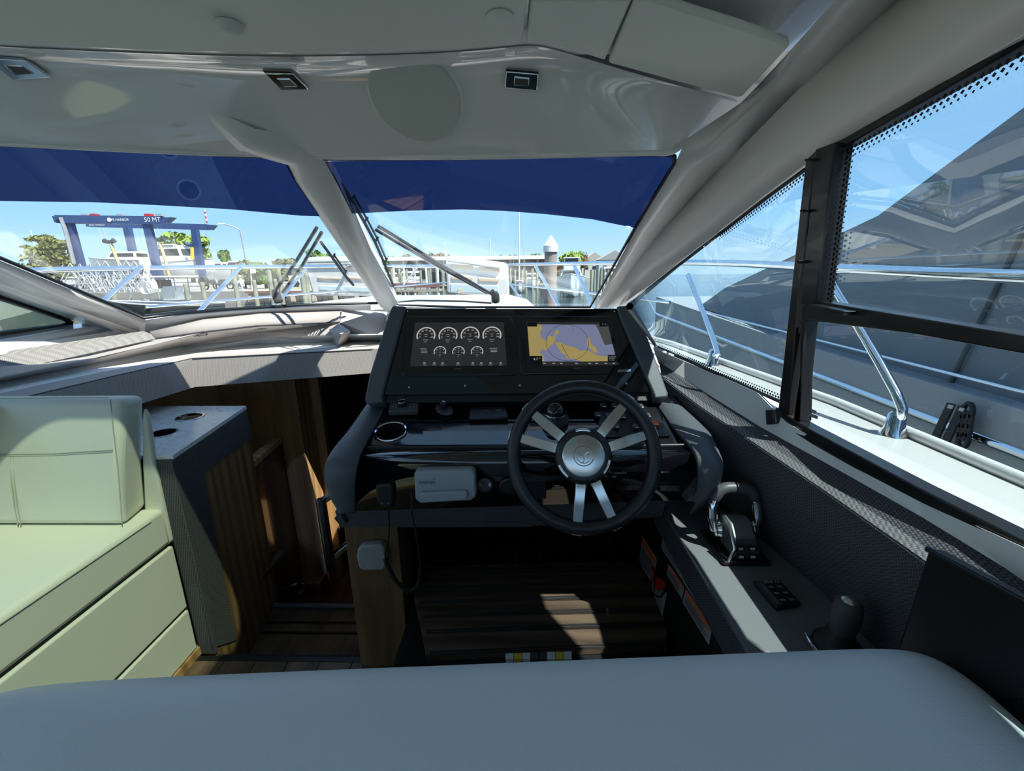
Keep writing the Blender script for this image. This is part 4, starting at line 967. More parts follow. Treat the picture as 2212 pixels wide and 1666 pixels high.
# ---- side console with engine controls
con = thing('side_console', 'grey topped side console right of the helm seat', 'console', (.59, 1.0, FLOOR))
MB().prism([V(.455, .15, .74), V(.455, 1.32, .74), V(.52, 1.42, .74), V(.72, 1.42, .74), V(.725, .15, .74)], (0, 0, .012)).build('top', 'console_grey', con, bevel=.003)
MB().prism([V(.457, .15, .655), V(.457, 1.34, .655), V(.457, 1.34, .742), V(.457, .15, .742)], (.02, 0, 0)).build('edge_band', 'fabric_wall', con)
MB().prism([V(.462, .15, FLOOR), V(.462, 1.96, FLOOR), V(.462, 1.96, .74), V(.462, .15, .74)], (.02, 0, 0)).build('side_panel', 'black_satin', con)
# throttle
TC = P(1592, 1196, Z=.752)
th = thing('throttle', 'twin lever engine throttle with chrome arms on the side console', 'throttle', TC)
def T(x, y, z): return TC + V(x, y, z)
MB().loft([[T(sx * .062, y, z) for sx in ()] or [T(-.062, y0, z0), T(.062, y0, z0), T(.062, y1, z0), T(-.062, y1, z0)] for y0, y1, z0 in ((-.055, .10, 0), (-.055, .10, .014))]).build('base', 'black_satin', th, bevel=.006)
sec = [(-.045, .014), (-.046, .030), (-.030, .062), (.0, .088), (.035, .095), (.07, .080), (.09, .05), (.095, .014)]
MB().prism([T(-.036, y, z) for y, z in sec], (.072, 0, 0)).build('body', 'grey_plastic', th, bevel=.010, seg=3)
MB().prism([T(-.030, y * .98, z + .003) for y, z in sec[2:6]] + [T(-.03, .06, .05), T(-.03, -.02, .05)], (.058, 0, 0)).build('pad', 'silver_pad', th, bevel=.004)
for i in range(2):
    for j in range(2):
        MB().box(T(-.016 + i * .03, -.047 + .007 * j - .0, .026 + j * .019), (.024, .004, .014), Matrix.Rotation(R(-20), 3, 'X')).build('button', 'black_satin', th, bevel=.001)
        MB().box(T(-.016 + i * .03, -.050 + .007 * j, .026 + j * .019), (.012, .001, .006), Matrix.Rotation(R(-20), 3, 'X')).build('button_label', 'mark_white', th)
for s_ in (-1, 1):
    MB().lathe([(.024, -.004), (.026, .004), (.020, .012), (.001, .014)], T(s_ * .040, .030, .055), (s_, 0, 0), 24).build('hub', 'chrome', th, smooth=40)
    p_ = smooth_path([T(s_ * .052, .03, .055), T(s_ * .060, .035, .09), T(s_ * .058, .045, .125), T(s_ * .045, .05, .150)], 5)
    MB().tube(p_, [.014] * 6 + [.013] * 5 + [.012] * 5, 10, flat=1.0).build('lever', 'chrome', th, smooth=60)
    g_ = smooth_path([T(s_ * .056, .048, .135), T(s_ * .046, .051, .156), T(s_ * .026, .053, .167), T(s_ * .003, .054, .168)], 5)
    MB().tube(g_, [.013, .014, .015, .016] + [.0165] * (len(g_) - 4), 12).build('grip', 'grey_plastic', th, smooth=60)
MB().tube([T(-.046, -.05, .012), T(-.036, -.05, .05), T(-.034, -.015, .08)], .005, 8).build('chrome_edge', 'chrome', th, smooth=60)
# trim tab keypad
KC = P(1676, 1290, Z=.753)
kp = thing('trim_keypad', 'flat black trim tab keypad on the side console', 'keypad', KC)
kq = [P(x, y, Z=.753) for x, y in ((1626, 1263), (1682, 1260), (1729, 1312), (1676, 1321))]
MB().prism(kq, (0, 0, .012)).build('case', 'black_satin', kp, bevel=.003)
MB().prism([lerp(kq[0], kq[3], t) + lerp(V(0, 0, 0), (kq[1] - kq[0]), u) * 1 + V(0, 0, .0125) for t, u in ((.06, .05), (.06, .26), (.94, .26), (.94, .05))], (0, 0, .001)).build('indicator_strip', 'grey_plastic', kp)
for i in range(10):
    c = lerp(kq[0], kq[3], .14 + i * .08) + (kq[1] - kq[0]) * .16 + V(0, 0, .0138); MB().lathe([(.0018, 0), (.001, .0006)], c, (0, 0, 1), 8).build('indicator', 'mark_grey', kp)
ku = (kq[1] - kq[0]).normalized(); kv = (kq[0] - kq[3]).normalized()
text('LENCO', lerp(kq[0], kq[3], .10) + (kq[1] - kq[0]) * .58 + V(0, 0, .0125), ku, kv, .013, 'mark_white', kp)
for i in range(2):
    for j in range(3):
        MB().box(lerp(kq[0], kq[3], .30 + j * .24) + (kq[1] - kq[0]) * (.42 + i * .32) + V(0, 0, .0128), (.011, .006, .001)).build('key', 'mark_grey', kp)
# docking joystick
JC = P(1808, 1400, Z=.752)
jy = thing('docking_joystick', 'black docking joystick with silver cap at the aft end of the side console', 'joystick', JC)
MB().lathe([(.046, 0), (.044, .010), (.034, .018), (.028, .028), (.024, .042), (.021, .047)], JC, (0, 0, 1), 28).build('boot', 'rubber', jy, smooth=40)
MB().lathe([(.021, .042), (.025, .065), (.026, .09), (.023, .112), (.016, .121), (.001, .123)], JC, (0, -.05, 1), 24).build('grip', 'grey_plastic', jy, smooth=60)
MB().lathe([(.017, .119), (.014, .124), (.006, .128), (.001, .128)], JC, (0, -.05, 1), 20).build('cap', 'brushed', jy, smooth=40)
MB().tube([JC + V(-.047, -.03, .004), JC + V(-.051, .0, .006), JC + V(-.045, .03, .004)], .005, 8).build('chrome_edge', 'chrome', jy, smooth=60)
# warning stickers on the console side
XS = .4605
def sticker(pts, label, header='orange', rows_=6):
    t = thing('sticker', label, 'sticker', P(*pts[0], X=XS), 'stickers on the console side')
    q = [P(x, y, X=XS) for x, y in pts]     # top-left, top-right, bottom-right, bottom-left
    MB().prism(q, (-.0008, 0, 0)).build('paper', 'white_plastic', t)
    def at(u, v): return lerp(lerp(q[0], q[1], u), lerp(q[3], q[2], u), v) + V(-.0012, 0, 0)
    if header: MB().poly([at(.02, .04), at(.98, .04), at(.98, .28), at(.02, .28)]).build('header', header, t)
    mb = MB()
    for i in range(rows_):
        v = (.36 if header else .12) + i * (.55 if header else .8) / rows_; e_ = .9 - .25 * ((i * 37) % 5) / 5
        mb.poly([at(.07, v), at(e_, v), at(e_, v + .045), at(.07, v + .045)])
    mb.build('print', 'mark_dark', t)
sticker([(1433, 1156), (1478, 1223), (1474, 1253), (1429, 1184)], 'orange headed warning sticker highest on the console side', 'orange')
sticker([(1445, 1218), (1478, 1268), (1474, 1295), (1441, 1241)], 'small orange headed warning sticker under the highest one', 'orange')
sticker([(1482, 1223), (1531, 1298), (1525, 1334), (1475, 1256)], 'plain white text sticker right of the warning stickers', None, 9)
sticker([(1482, 1272), (1539, 1358), (1532, 1394), (1475, 1301)], 'long orange headed warning sticker lowest on the console side', 'orange')
sticker([(1388, 1158), (1419, 1207), (1411, 1262), (1381, 1217)], 'dim warning sticker deep in the foot well behind the lanyard', 'orange')
sticker([(1409, 1262), (1441, 1281), (1431, 1333), (1408, 1288)], 'white notice half hidden below the red lanyard', None, 4)
ly = thing('kill_cord', 'red safety lanyard with black clip hanging on the console side', 'lanyard', P(1422, 1260, X=.45))
MB().tube([P(1409, 1226, X=.45), P(1411, 1240, X=.445), P(1409, 1254, X=.45)], .006, 8).build('ring', 'red', ly, smooth=60)
MB().prism([P(x, y, X=.445) for x, y in ((1416, 1248), (1426, 1250), (1434, 1262), (1430, 1272), (1418, 1276), (1415, 1262))], (.012, 0, 0)).build('tab', 'red', ly, bevel=.003)
MB().tube(smooth_path([P(1412, 1250, X=.448), P(1413, 1270, X=.446), P(1412, 1283, X=.444), P(1424, 1290, X=.444), P(1434, 1280, X=.444), P(1436, 1270, X=.446)], 4), .003, 6).build('cord', 'rubber', ly, smooth=60)
# foot platform
fp = thing('foot_platform', 'brown slatted foot platform with black rubber strips under the helm', 'platform', (0, 1.5, FLOOR))
ys = [1410, 1364, 1332, 1302, 1272, 1246, 1222]
for i in range(6):
    a, b = ys[i], ys[i + 1]
    q = [P(920 - i * 7, a + 8 - i, Z=.40), P(1440, a - 14, Z=.40), P(1440, b - 10, Z=.40), P(913 - i * 7, b + 7 - i, Z=.40)]
    MB().prism(q, (0, 0, -.018)).build('board', 'foot_wood', fp)
    MB().tube([q[0] + V(.01, .003, .002), q[1] + V(0, .003, .002)], .003, 6).tube([q[0] + V(.01, .013, .002), q[1] + V(0, .013, .002)], .0025, 6).build('grip_strip', 'rubber', fp)
MB().box((.02, 1.22, .37), (.80, .40, .02)).build('frame', 'black_satin', fp)
for x in (-.33, .37): MB().box((x, 1.3, .245), (.03, .22, .235)).build('leg', 'black_satin', fp)
hv = thing('tool_strip', 'yellow and white striped strip along the edge of the foot platform', 'strip', P(1170, 1412, Z=.40))
for i, c in enumerate(('mark_white', 'yellow', 'mark_white', 'grey_plastic', 'grey_plastic', 'mark_white', 'yellow', 'mark_white')):
    MB().prism([P(1092 + i * 18, 1412 - i * .6, Z=.40), P(1109 + i * 18, 1411.5 - i * .6, Z=.40), P(1109 + i * 18, 1424, Z=.40), P(1092 + i * 18, 1424, Z=.40)], (0, 0, -.02)).build('stripe', c, hv)
# black pocket on the starboard lining
pk = thing('storage_pocket', 'flat black pocket on the starboard lining beside the helm seat', 'pocket', P(2060, 1330, X=.64))
MB().prism([P(x, y, X=.640) for x, y in ((2003, 1186), (2020, 1190), (2300, 1345), (2400, 1520), (1900, 1500), (1950, 1360))], (.02, 0, 0)).build('panel', 'black_satin', pk, bevel=.006)
MB().tube([P(2004, 1186, X=.64), P(2300, 1344, X=.64)], .005, 8).build('edge_binding', 'black_satin', pk, smooth=60)
# ================================================================ OUR OWN DECK OUTSIDE THE GLASS
dk = struct('floor_foredeck', 'white moulded foredeck and side decks')
def mir(p): return V(2 * CLX - p.x, p.y, p.z)
hullS = [(-3, 1.20), (0, 1.20), (1.5, 1.16), (2.7, .98), (3.9, .60), (5.0, .18), (5.9, -.28), (6.5, -.66), (6.6, -.72)]
deckS = [V(x, y, 1.0 + .012 * max(y, 0)) for y, x in hullS]
inS = [V(.79, -3, 1.0), V(.79, 0, 1.0), V(.74, 1.5, 1.02), V(.55, 2.7, 1.03), V(.1, 3.9, 1.05), V(-.2, 5.0, 1.06), V(-.5, 5.9, 1.07), V(-.70, 6.4, 1.08), V(-.722, 6.5, 1.08)]
cen = [V(CLX, p.y, p.z) for p in inS]
MB().grid([deckS, inS]).grid([[mir(p) for p in deckS], [mir(p) for p in inS]]).build('side_deck', 'gelcoat_out', dk, smooth=40, solid=.01)
MB().grid([inS[3:], cen[3:], [mir(p) for p in inS[3:]]]).build('bow_deck', 'gelcoat_out', dk, smooth=40, solid=.01)
MB().grid([deckS, [p + V(-.02, 0, -2.4) for p in deckS]]).grid([[mir(p) for p in deckS], [mir(p) + V(.02, 0, -2.4) for p in deckS]]).build('topsides', 'gelcoat_out', dk, smooth=40)
MB().tube([p + V(-.03, 0, .015) for p in deckS], .018, 8).build('toe_rail', 'gelcoat_out', dk, smooth=60)
MB().tube([mir(p + V(-.03, 0, .015)) for p in deckS], .018, 8).build('toe_rail', 'gelcoat_out', dk, smooth=60)
trk = [V(.14, 2.62, 1.05), V(.09, 3.4, 1.05), V(-.05, 4.15, 1.05), V(-1.40, 4.15, 1.05), V(-1.54, 3.4, 1.05), V(-1.62, 2.62, 1.05)]
trt = [V(.11, 2.60, 1.285), V(.06, 3.4, 1.29), V(-.10, 4.10, 1.29), V(-1.35, 4.10, 1.29), V(-1.51, 3.4, 1.29), V(-1.58, 2.60, 1.285)]
MB().loft([trk, trt]).build('coachroof', 'gelcoat_out', dk, bevel=.02, seg=3)
# skirt that closes the gap between coachroof, side deck and windshield foot
MB().poly([BL + V(-.1, -.02, -.03), B0 + V(0, .12, -.04), V(CLX, 2.75, 1.26), V(-2.1, 2.5, 1.02), V(-2.2, 2.0, 1.02)]).poly([BR + V(.12, -.05, -.05), B0 + V(0, .12, -.04), V(CLX, 2.75, 1.26), V(.5, 2.72, 1.02), V(.70, 2.1, 1.02)]).build('windshield_foot', 'gelcoat_out', dk)

rail = thing('bow_rail', 'stainless steel bow rail around the foredeck', 'rail', (CLX, 3.5, 1.0))
railS = [V(1.13, -3, 1.45), V(1.13, .3, 1.46), V(1.12, 1.0, 1.475), V(1.10, 1.65, 1.50), V(1.02, 2.2, 1.525), V(.85, 2.8, 1.54), V(.42, 3.95, 1.555), V(-.12, 5.4, 1.57), V(-.45, 6.3, 1.58), V(CLX, 6.62, 1.58)]
full = smooth_path(railS, 4) + [mir(p) for p in smooth_path(railS, 4)[::-1][1:]]
MB().tube(full, .016, 10).build('top_rail', 'steel', rail, smooth=60)
lowS = smooth_path([V(.93, 2.75, 1.30), V(.47, 3.92, 1.32), V(-.1, 5.4, 1.34), V(-.43, 6.3, 1.35), V(CLX, 6.58, 1.35)], 4)
MB().tube(lowS + [mir(p) for p in lowS[::-1][1:]], .010, 8).build('lower_rail', 'steel', rail, smooth=60)
def stan(base, top, knee=None):
    pts = [base, base + V(0, 0, .05)] + ([knee] if knee else []) + [top]
    MB().tube(smooth_path(pts, 4), .0135, 10).build('stanchion', 'steel', rail, smooth=60)
    MB().lathe([(.035, -.01), (.034, .012), (.026, .03), (.022, .07), (.014, .08)], base + V(0, 0, .0), (0, 0, 1), 18).build('stanchion_base', 'steel', rail, smooth=40)
b1 = P(1927, 945, Z=1.012); stan(b1, P(1783, 590, X=1.115), P(1936, 850, X=b1.x))
b2 = P(1538, 788, Z=1.03); stan(b2, P(1487, 594, X=1.03), P(1547, 750, X=b2.x))
for (bx, by), (tx, ty), Y0, Y1 in (((1198, 658), (1157, 576), 3.4, 3.9), ((1272, 660), (1241, 576), 2.75, 3.3), ((1116, 642), (1096, 606), 4.6, 5.0)):
    a, c = P(bx, by, Y=Y0), P(tx, ty, Y=Y1); a = lerp(a, c, -.3); stan(a, c)
for (bx, by), (tx, ty), Y0, Y1 in (((240, 655), (312, 572), 2.45, 2.72), ((447, 672), (526, 571), 2.75, 3.25), ((600, 668), (668, 572), 3.5, 4.0)):
    a, c = P(bx, by, Y=Y0), P(tx, ty, Y=Y1); a = lerp(a, c, -.3); stan(a, c)
def strap(label, px, top, bot, Y):
    t = thing('fender_strap', label, 'strap', P(px, bot, Y=Y))
    L = [P(px - 8, top, Y=Y), P(px - 4, top + 18, Y=Y), P(px, top + 40, Y=Y), P(px - 6, bot - 22, Y=Y), P(px - 2, bot - 4, Y=Y), P(px + 10, bot - 2, Y=Y), P(px + 20, bot - 10, Y=Y), P(px + 15, bot - 26, Y=Y), P(px + 2, top + 44, Y=Y), P(px + 2, top + 20, Y=Y), P(px + 1, top, Y=Y)]
    L = smooth_path(L, 4)
    MB().loft([[p + V(0, -.022, 0), p + V(0, .022, 0), p + V(.005, .022, .003), p + V(.005, -.022, .003)] for p in L]).build('webbing', 'strap_white', t, smooth=60)
    for d_ in (26, 42): MB().lathe([(.012, 0), (.010, .004), (.001, .004)], P(px + 1, top + d_, Y=Y - .03), (0, -1, 0), 10).build('snap', 'galv', t)
strap('white looped fender strap hanging from the port bow rail', 314, 562, 636, 2.72)
# bow lounge backrests standing up on the foredeck
def backrest(label, body, pads, box, Y):
    t = thing('bow_lounger', label, 'backrest', P(body[-1][0], body[-1][1], Y=Y), 'bow lounge backrests')
    MB().prism([P(x, y, Y=Y) for x, y in body], (0, .22, .02)).build('shell', 'gelcoat_out', t, bevel=.02, seg=3)
    for x0, y0, x1, y1 in pads: MB().prism([P(x0, y0, Y=Y - .012), P(x1, y0 + (x1 - x0) * .05, Y=Y - .012), P(x1 - 2, y1 + (x1 - x0) * .05, Y=Y - .012), P(x0 + 1, y1, Y=Y - .012)], (0, .02, 0)).build('pad', 'pad_beige', t, bevel=.008)
    x0, y0, x1, y1 = box; MB().prism([P(x0, y0, Y=Y - .008), P(x1, y0 + 4, Y=Y - .008), P(x1, y1 + 4, Y=Y - .008), P(x0, y1, Y=Y - .008)], (0, .02, 0)).build('locker_door', 'boat_teal', t, bevel=.01)
    x = x0 + .18 * (x1 - x0)
    for x in (x0 + .16 * (x1 - x0), x0 + .8 * (x1 - x0)): MB().prism([P(x, y0 + 12, Y=Y - .02), P(x + 8, y0 + 12, Y=Y - .02), P(x + 8, y1 + 2, Y=Y - .02), P(x, y1 + 2, Y=Y - .02)], (0, .02, 0)).build('hinge', 'pad_beige', t)
    MB().tube([P(body[0][0] + 4, body[0][1] + 9, Y=Y - .02), P(body[1][0] - 12, body[1][1] + 8, Y=Y - .02)], .012, 8).build('top_rod', 'boat_grey', t, smooth=60)
backrest('white bow lounge backrest with four beige pads seen over the helm', [(963, 554), (1092, 571), (1097, 580), (1100, 645), (966, 632), (962, 575)],
         [(973, 571, 1022, 580), (1033, 577, 1081, 586), (974, 596, 1021, 604), (1033, 600, 1078, 608)], (972, 612, 1078, 632), 4.42)
backrest('white bow lounge backrest with beige pads seen left of the mullion', [(660, 557), (790, 556), (806, 562), (814, 640), (676, 640), (657, 575)],
         [(671, 573, 724, 579), (735, 574, 785, 580), (684, 597, 736, 603), (745, 597, 790, 603)], (688, 616, 800, 628), 4.42)
# wipers
def wiper(label, f, arms, blade, base):
    t = thing('wiper', label, 'wiper', f(base[0], base[1], -.03))
    for i, L in enumerate(arms): MB().tube([f(x, y, -.035 - .01 * (i % 2)) for x, y in L], [.008] * len(L), 6).build('arm', 'black_frame', t, smooth=60)
    if blade:
        MB().tube([f(x, y, -.018) for x, y in blade], .007, 6).build('blade', 'rubber', t, smooth=60)
        MB().tube([f(x + 3, y - 2, -.032) for x, y in blade[1:-1]], .005, 6).build('blade_carrier', 'black_frame', t, smooth=60)
        for i in range(1, len(blade) - 1): MB().tube([f(blade[i][0], blade[i][1], -.018), f(blade[i][0] + 5, blade[i][1] - 4, -.035)], .005, 6).build('bracket', 'black_frame', t)
    a = f(base[0], base[1], -.03)
    MB().lathe([(.022, -.02), (.022, .02), (.012, .035), (.001, .036)], a, (0, -.4, 1), 14).build('pivot', 'black_frame', t, smooth=40)
    MB().tube([f(base[0] - 8, base[1] - 12, -.04), f(base[0] + 6, base[1] + 2, -.03)], .011, 8).build('arm_head', 'black_frame', t)
wiper('black twin arm wiper rising to the mullion on the port pane', WL, [[(590, 648), (640, 580), (686, 506)], [(612, 648), (655, 590), (697, 520)]], [(694, 530), (720, 565), (745, 600), (764, 622)], (600, 655))
wiper('black wiper with long blade on the starboard pane', WR, [[(1062, 650), (940, 580), (812, 503)], [(1050, 650), (930, 586), (805, 514)]], [(722, 388), (757, 440), (785, 488), (808, 530), (828, 575), (848, 625)], (1068, 655))
MB().tube([WR(848, 660, -.02), WR(900, 656, -.02), WR(1000, 658, -.02), WR(1060, 662, -.02)], .005, 6).build('wiper_hose', 'rubber', wiper and bpy.data.objects['wiper.001'], smooth=60)
# ceiling fittings, set on the overhead cove
for i, (quad, lab) in enumerate((([(-30, 118), (58, 124), (112, 160), (30, 166)], 'chrome square downlight nearest the port side'), ([(572, 150), (632, 151), (667, 185), (607, 187)], 'chrome square downlight above the mullion'), ([(1094, 148), (1164, 154), (1161, 190), (1092, 184)], 'chrome square downlight above the helm'))):
    c, n = hitc(sum(p[0] for p in quad) / 4, sum(p[1] for p in quad) / 4); pl_ = (c, n)
    t = thing('downlight', lab, 'light', c, 'chrome downlights in the overhead moulding')
    q = [PP(x, y, pl_, .004) for x, y in quad]; m_ = sum(q, V(0, 0, 0)) / 4
    MB().prism(q, n * .008).build('plate', 'chrome', t, bevel=.002)
    MB().prism([m_ + (p - m_) * .42 + n * .0085 for p in q], n * .0015).build('lens', 'grey_plastic', t)
    MB().tube([m_ + (p - m_) * .44 + n * .009 for p in q], .0015, 5, loop=True).build('lens_frame', 'chrome', t)
    MB().prism([q[0] - (q[3] - q[0]) * .12, q[1] - (q[2] - q[1]) * .12, q[1], q[0]], n * .006).build('clip', 'chrome_dark', t)
c, n = hitc(899, 208)
spk = thing('ceiling_speaker', 'large round grey speaker grille in the overhead moulding', 'speaker', c)
rsp = (PP(999, 232, (c, n)) - PP(800, 186, (c, n))).length / 2
MB().lathe([(rsp, -.015), (rsp, .014), (rsp * .97, .020), (.001, .022)], c, n, 48).build('grille', 'speaker_grey', spk, smooth=40)
MB().lathe([(rsp + .006, -.015), (rsp + .006, .006), (rsp, .009)], c, n, 48, caps=False).build('rim', 'pillar_white', spk, smooth=40)
o = P(495, 52, Z=ZC - .006); t = thing('dome_cap', 'small raised dome on the headliner', 'cap', o)
MB().lathe([(.026, 0), (.026, -.010), (.018, -.018), (.001, -.020)], o, (0, 0, 1), 24).build('dome', 'headliner', t, smooth=60)
o = P(1080, 35, Z=ZC - .006); t = thing('round_cover', 'flat round cover on the headliner panel above the helm', 'cap', o)
MB().lathe([(.027, 0), (.027, -.003), (.025, -.004), (.001, -.004)], o, (0, 0, 1), 28).build('disc', 'headliner', t, smooth=40)
# ================================================================ MARINA
ZW = -1.4
def G(px, py, D): return P(px, py, Y=D)
wa = MB().box((0, 40, ZW - .1), (500, 420, .2)).build('water', 'water'); wa['kind'] = 'structure'; wa['label'] = 'grey green harbour water'
land = MB().prism([V(-260, 36, -2), V(-11.5, 36, -2), V(-14, 60, -2), V(-30, 200, -2), V(-260, 200, -2)], (0, 0, 2.1)).build('ground', 'asphalt'); land['kind'] = 'structure'; land['label'] = 'pale yard paving behind the quay'
gr = MB().prism([V(-21, 40, .1), V(-12.5, 40, .1), V(-15, 58, .1), V(-24, 58, .1)], (0, 0, .02)).build('lawn', 'grass'); gr['kind'] = 'structure'; gr['label'] = 'strip of lawn behind the quay'
yard = MB().prism([V(-200, -60, -2), V(-16, -60, -2), V(-16, 12, -2), V(-30, 30, -2), V(-200, 36.0, -2)], (0, 0, 2.0)).build('yard_ground', 'bank'); yard['kind'] = 'structure'; yard['label'] = 'olive brown bank on the port side'
qy = struct('floor_quay', 'timber quay with red brown cap')
MB().box((-15.3, 35.7, .02), (14, .5, .16)).build('cap_beam', 'red_brown', qy)
for i in range(24): MB().box((-22 + i * .6, 35.9, -.75), (.5, .12, 1.45)).build('sheet_board', 'pile_wood' if i % 3 else 'dock_wood', qy)
for i in range(8): MB().box((-22.0 + i * 1.75, 35.6, -.5), (.35, .2, .5)).build('fender_block', 'pad_beige', qy)

# ---- travel lift
LD = 45.0
tl = thing('travel_lift', 'blue gantry travel lift marked 50 MT', 'boat lift', G(250, 640, LD))
def beam(a, b, w, h, mat_='lift_blue', name='beam'):
    a = Vector(a); b = Vector(b); t = (b - a).normalized(); s_ = t.cross(V(0, 0, 1)) if abs(t.z) < .9 else V(1, 0, 0); s_.normalize(); u = s_.cross(t).normalized()
    return MB().loft([[c + s_ * (i * w / 2) + u * (j * h / 2) for i, j in ((-1, -1), (1, -1), (1, 1), (-1, 1))] for c in (a, b)]).build(name, mat_, tl)
beam(G(128, 474, LD), G(352, 477, LD), .8, .75, name='top_beam')
MB().prism([G(112, 467, LD - .4), G(130, 466, LD - .4), G(130, 482, LD - .4), G(117, 480, LD - .4)], (0, .8, 0)).build('beam_end', 'lift_blue', tl)
MB().prism([G(350, 470, LD - .4), G(369, 469, LD - .4), G(356, 480, LD - .4), G(350, 480, LD - .4)], (0, .8, 0)).build('beam_end', 'lift_blue', tl)
beam(G(190, 484, LD + 5), G(450, 491, LD + 7), .7, .6, name='top_beam')
MB().prism([G(448, 486, LD + 6.6), G(461, 486, LD + 6.6), G(452, 496, LD + 6.6), G(448, 496, LD + 6.6)], (0, .8, 0)).build('beam_end', 'lift_blue', tl)
for a, b, D in (((150, 482), (180, 592), LD), ((318, 482), (345, 605), LD), ((275, 490), (297, 592), LD + 5), ((421, 496), (437, 592), LD + 6)):
    beam(G(a[0], a[1], D), G(b[0], b[1], D), .62, .55, name='leg')
beam(G(172, 588, LD), G(346, 590, LD), .5, .5, name='bottom_beam')
for (x, y, D) in ((182, 592, LD), (346, 605, LD), (297, 592, LD + 5), (437, 592, LD + 6)):
    o = G(x, y, D); beam(o, V(o.x, o.y, .55), .5, .5, name='wheel_fork'); MB().lathe([(.5, -.25), (.55, -.2), (.55, .2), (.5, .25), (.2, .26)], V(o.x, o.y, .65), (0, 1, 0), 18).build('wheel', 'rubber', tl, smooth=40)
for x in (186, 205, 262, 322, 346): MB().box(G(x, 465, LD), (.6, .5, .22)).build('winch', 'red' if x in (205, 322) else 'galv', tl)
for x0, x1, y0, y1, D in ((212, 222, 492, 516, LD + 3), (222, 232, 492, 516, LD + 3), (232, 240, 492, 517, LD + 3), (300, 308, 492, 545, LD + 3), (330, 341, 492, 513, LD + 3), (340, 346, 492, 513, LD + 3), (372, 379, 496, 530, LD + 6), (400, 408, 496, 528, LD + 6)):
    MB().tube([G(x0, y0, D), G(x1, y1, D)], .03, 4).build('cable', 'galv', tl)
for (x, y, D) in ((236, 521, LD + 3), (344, 517, LD + 3), (413, 528, LD + 6)):
    o = G(x, y, D)
    MB().tube([o + V(-.55, 0, .05), o + V(-.25, 0, -.08), o + V(.25, 0, -.08), o + V(.55, 0, .08)], [.26, .2, .2, .26], 10).build('sling_yoke', 'lift_blue' if x > 400 else 'boat_dark', tl, smooth=60)
for L, m_ in ((((240, 528), (252, 560), (268, 590)), 'tan_strap'), (((344, 524), (357, 560), (366, 600)), 'tan_strap'), (((415, 535), (415, 560)), 'yellow')):
    MB().tube([G(x, y, LD + 3) for x, y in L], .16, 6).build('sling', m_, tl, smooth=60)
MB().tube([G(131, 470, LD - .45), G(142, 500, LD - .45), G(160, 570, LD - .45)], .18, 6).build('hose_bundle', 'boat_grey', tl)
text('50 MT', G(329, 475, LD - .45), (1, 0, 0), (0, 0, 1), .62, 'mark_white', tl)
text('SAFE HARBOR', G(255, 475, LD - .45), (1, 0, 0), (0, 0, 1), .34, 'mark_white', tl)
MB().lathe([(.2, 0), (.2, .02), (.001, .02)], G(236, 475, LD - .45), (0, -1, 0), 18).build('emblem', 'mark_white', tl)
text('SAFE HARBOR', G(209, 486, LD + 4.6), (1, 0, 0), (0, 0, 1), .28, 'mark_white', tl)

# ---- boats
def hull(t, o, L, B, H, rot, mat_, stripe=None, sheer=.25):
    q = Matrix.Rotation(rot, 3, 'Z'); o = Vector(o); rs = []
    for s_ in (0, .25, .5, .7, .85, .95, 1.0):
        w = B / 2 * (1.0 if s_ < .4 else max(.02, 1 - ((s_ - .4) / .6) ** 2.2)); z1 = H * (1 + sheer * s_ ** 2); x = L * (s_ - .5)
        kz = 0 if s_ < .8 else H * .9 * ((s_ - .8) / .2) ** 2 * .5
        rs.append([o + q @ V(x, y * w, z) for y, z in ((-1, z1), (-.92, H * .45 + kz * .5), (-.55, kz), (0, kz - .05), (.55, kz), (.92, H * .45 + kz * .5), (1, z1))])
    MB().loft(rs).build('hull', mat_, t, smooth=50)
    MB().tube([r[0] for r in rs] + [r[-1] for r in rs[::-1]], .05, 6).build('rub_rail', 'boat_white' if mat_ != 'boat_white' else 'boat_grey', t, smooth=60)
    return q
def cabin(t, o, q, x0, x1, w, z0, z1, mat_='boat_white', win=True, rake=.5):
    o = Vector(o)
    a = [o + q @ V(x, y, z0) for x, y in ((x0, -w), (x1, -w), (x1, w), (x0, w))]; b = [o + q @ V(x, y, z1) for x, y in ((x0 + rake * .2, -w * .85), (x1 - rake, -w * .8), (x1 - rake, w * .8), (x0 + rake * .2, w * .85))]
    MB().loft([a, b]).build('cabin', mat_, t, bevel=.06)
    if win:
        for i in range(4):
            f = [lerp(a[i], b[i], .35), lerp(a[(i + 1) % 4], b[(i + 1) % 4], .35), lerp(a[(i + 1) % 4], b[(i + 1) % 4], .82), lerp(a[i], b[i], .82)]; c = sum(f, V(0, 0, 0)) / 4
            n = (f[1] - f[0]).cross(f[2] - f[0]).normalized(); n = n if n.dot(c - sum(a + b, V(0, 0, 0)) / 8) > 0 else -n
            MB().prism([c + (p - c) * .86 + n * .015 for p in f], n * .02).build('cabin_window', 'window_dark', t)
def boat(name, label, o, L, B, H, rot, mat_='boat_white', cab=None, extra=None):
    t = thing(name, label, 'boat', o); q = hull(t, o, L, B, H, rot, mat_)
    if cab: cabin(t, o, q, *cab)
    if extra: extra(t, Vector(o), q)
    return t
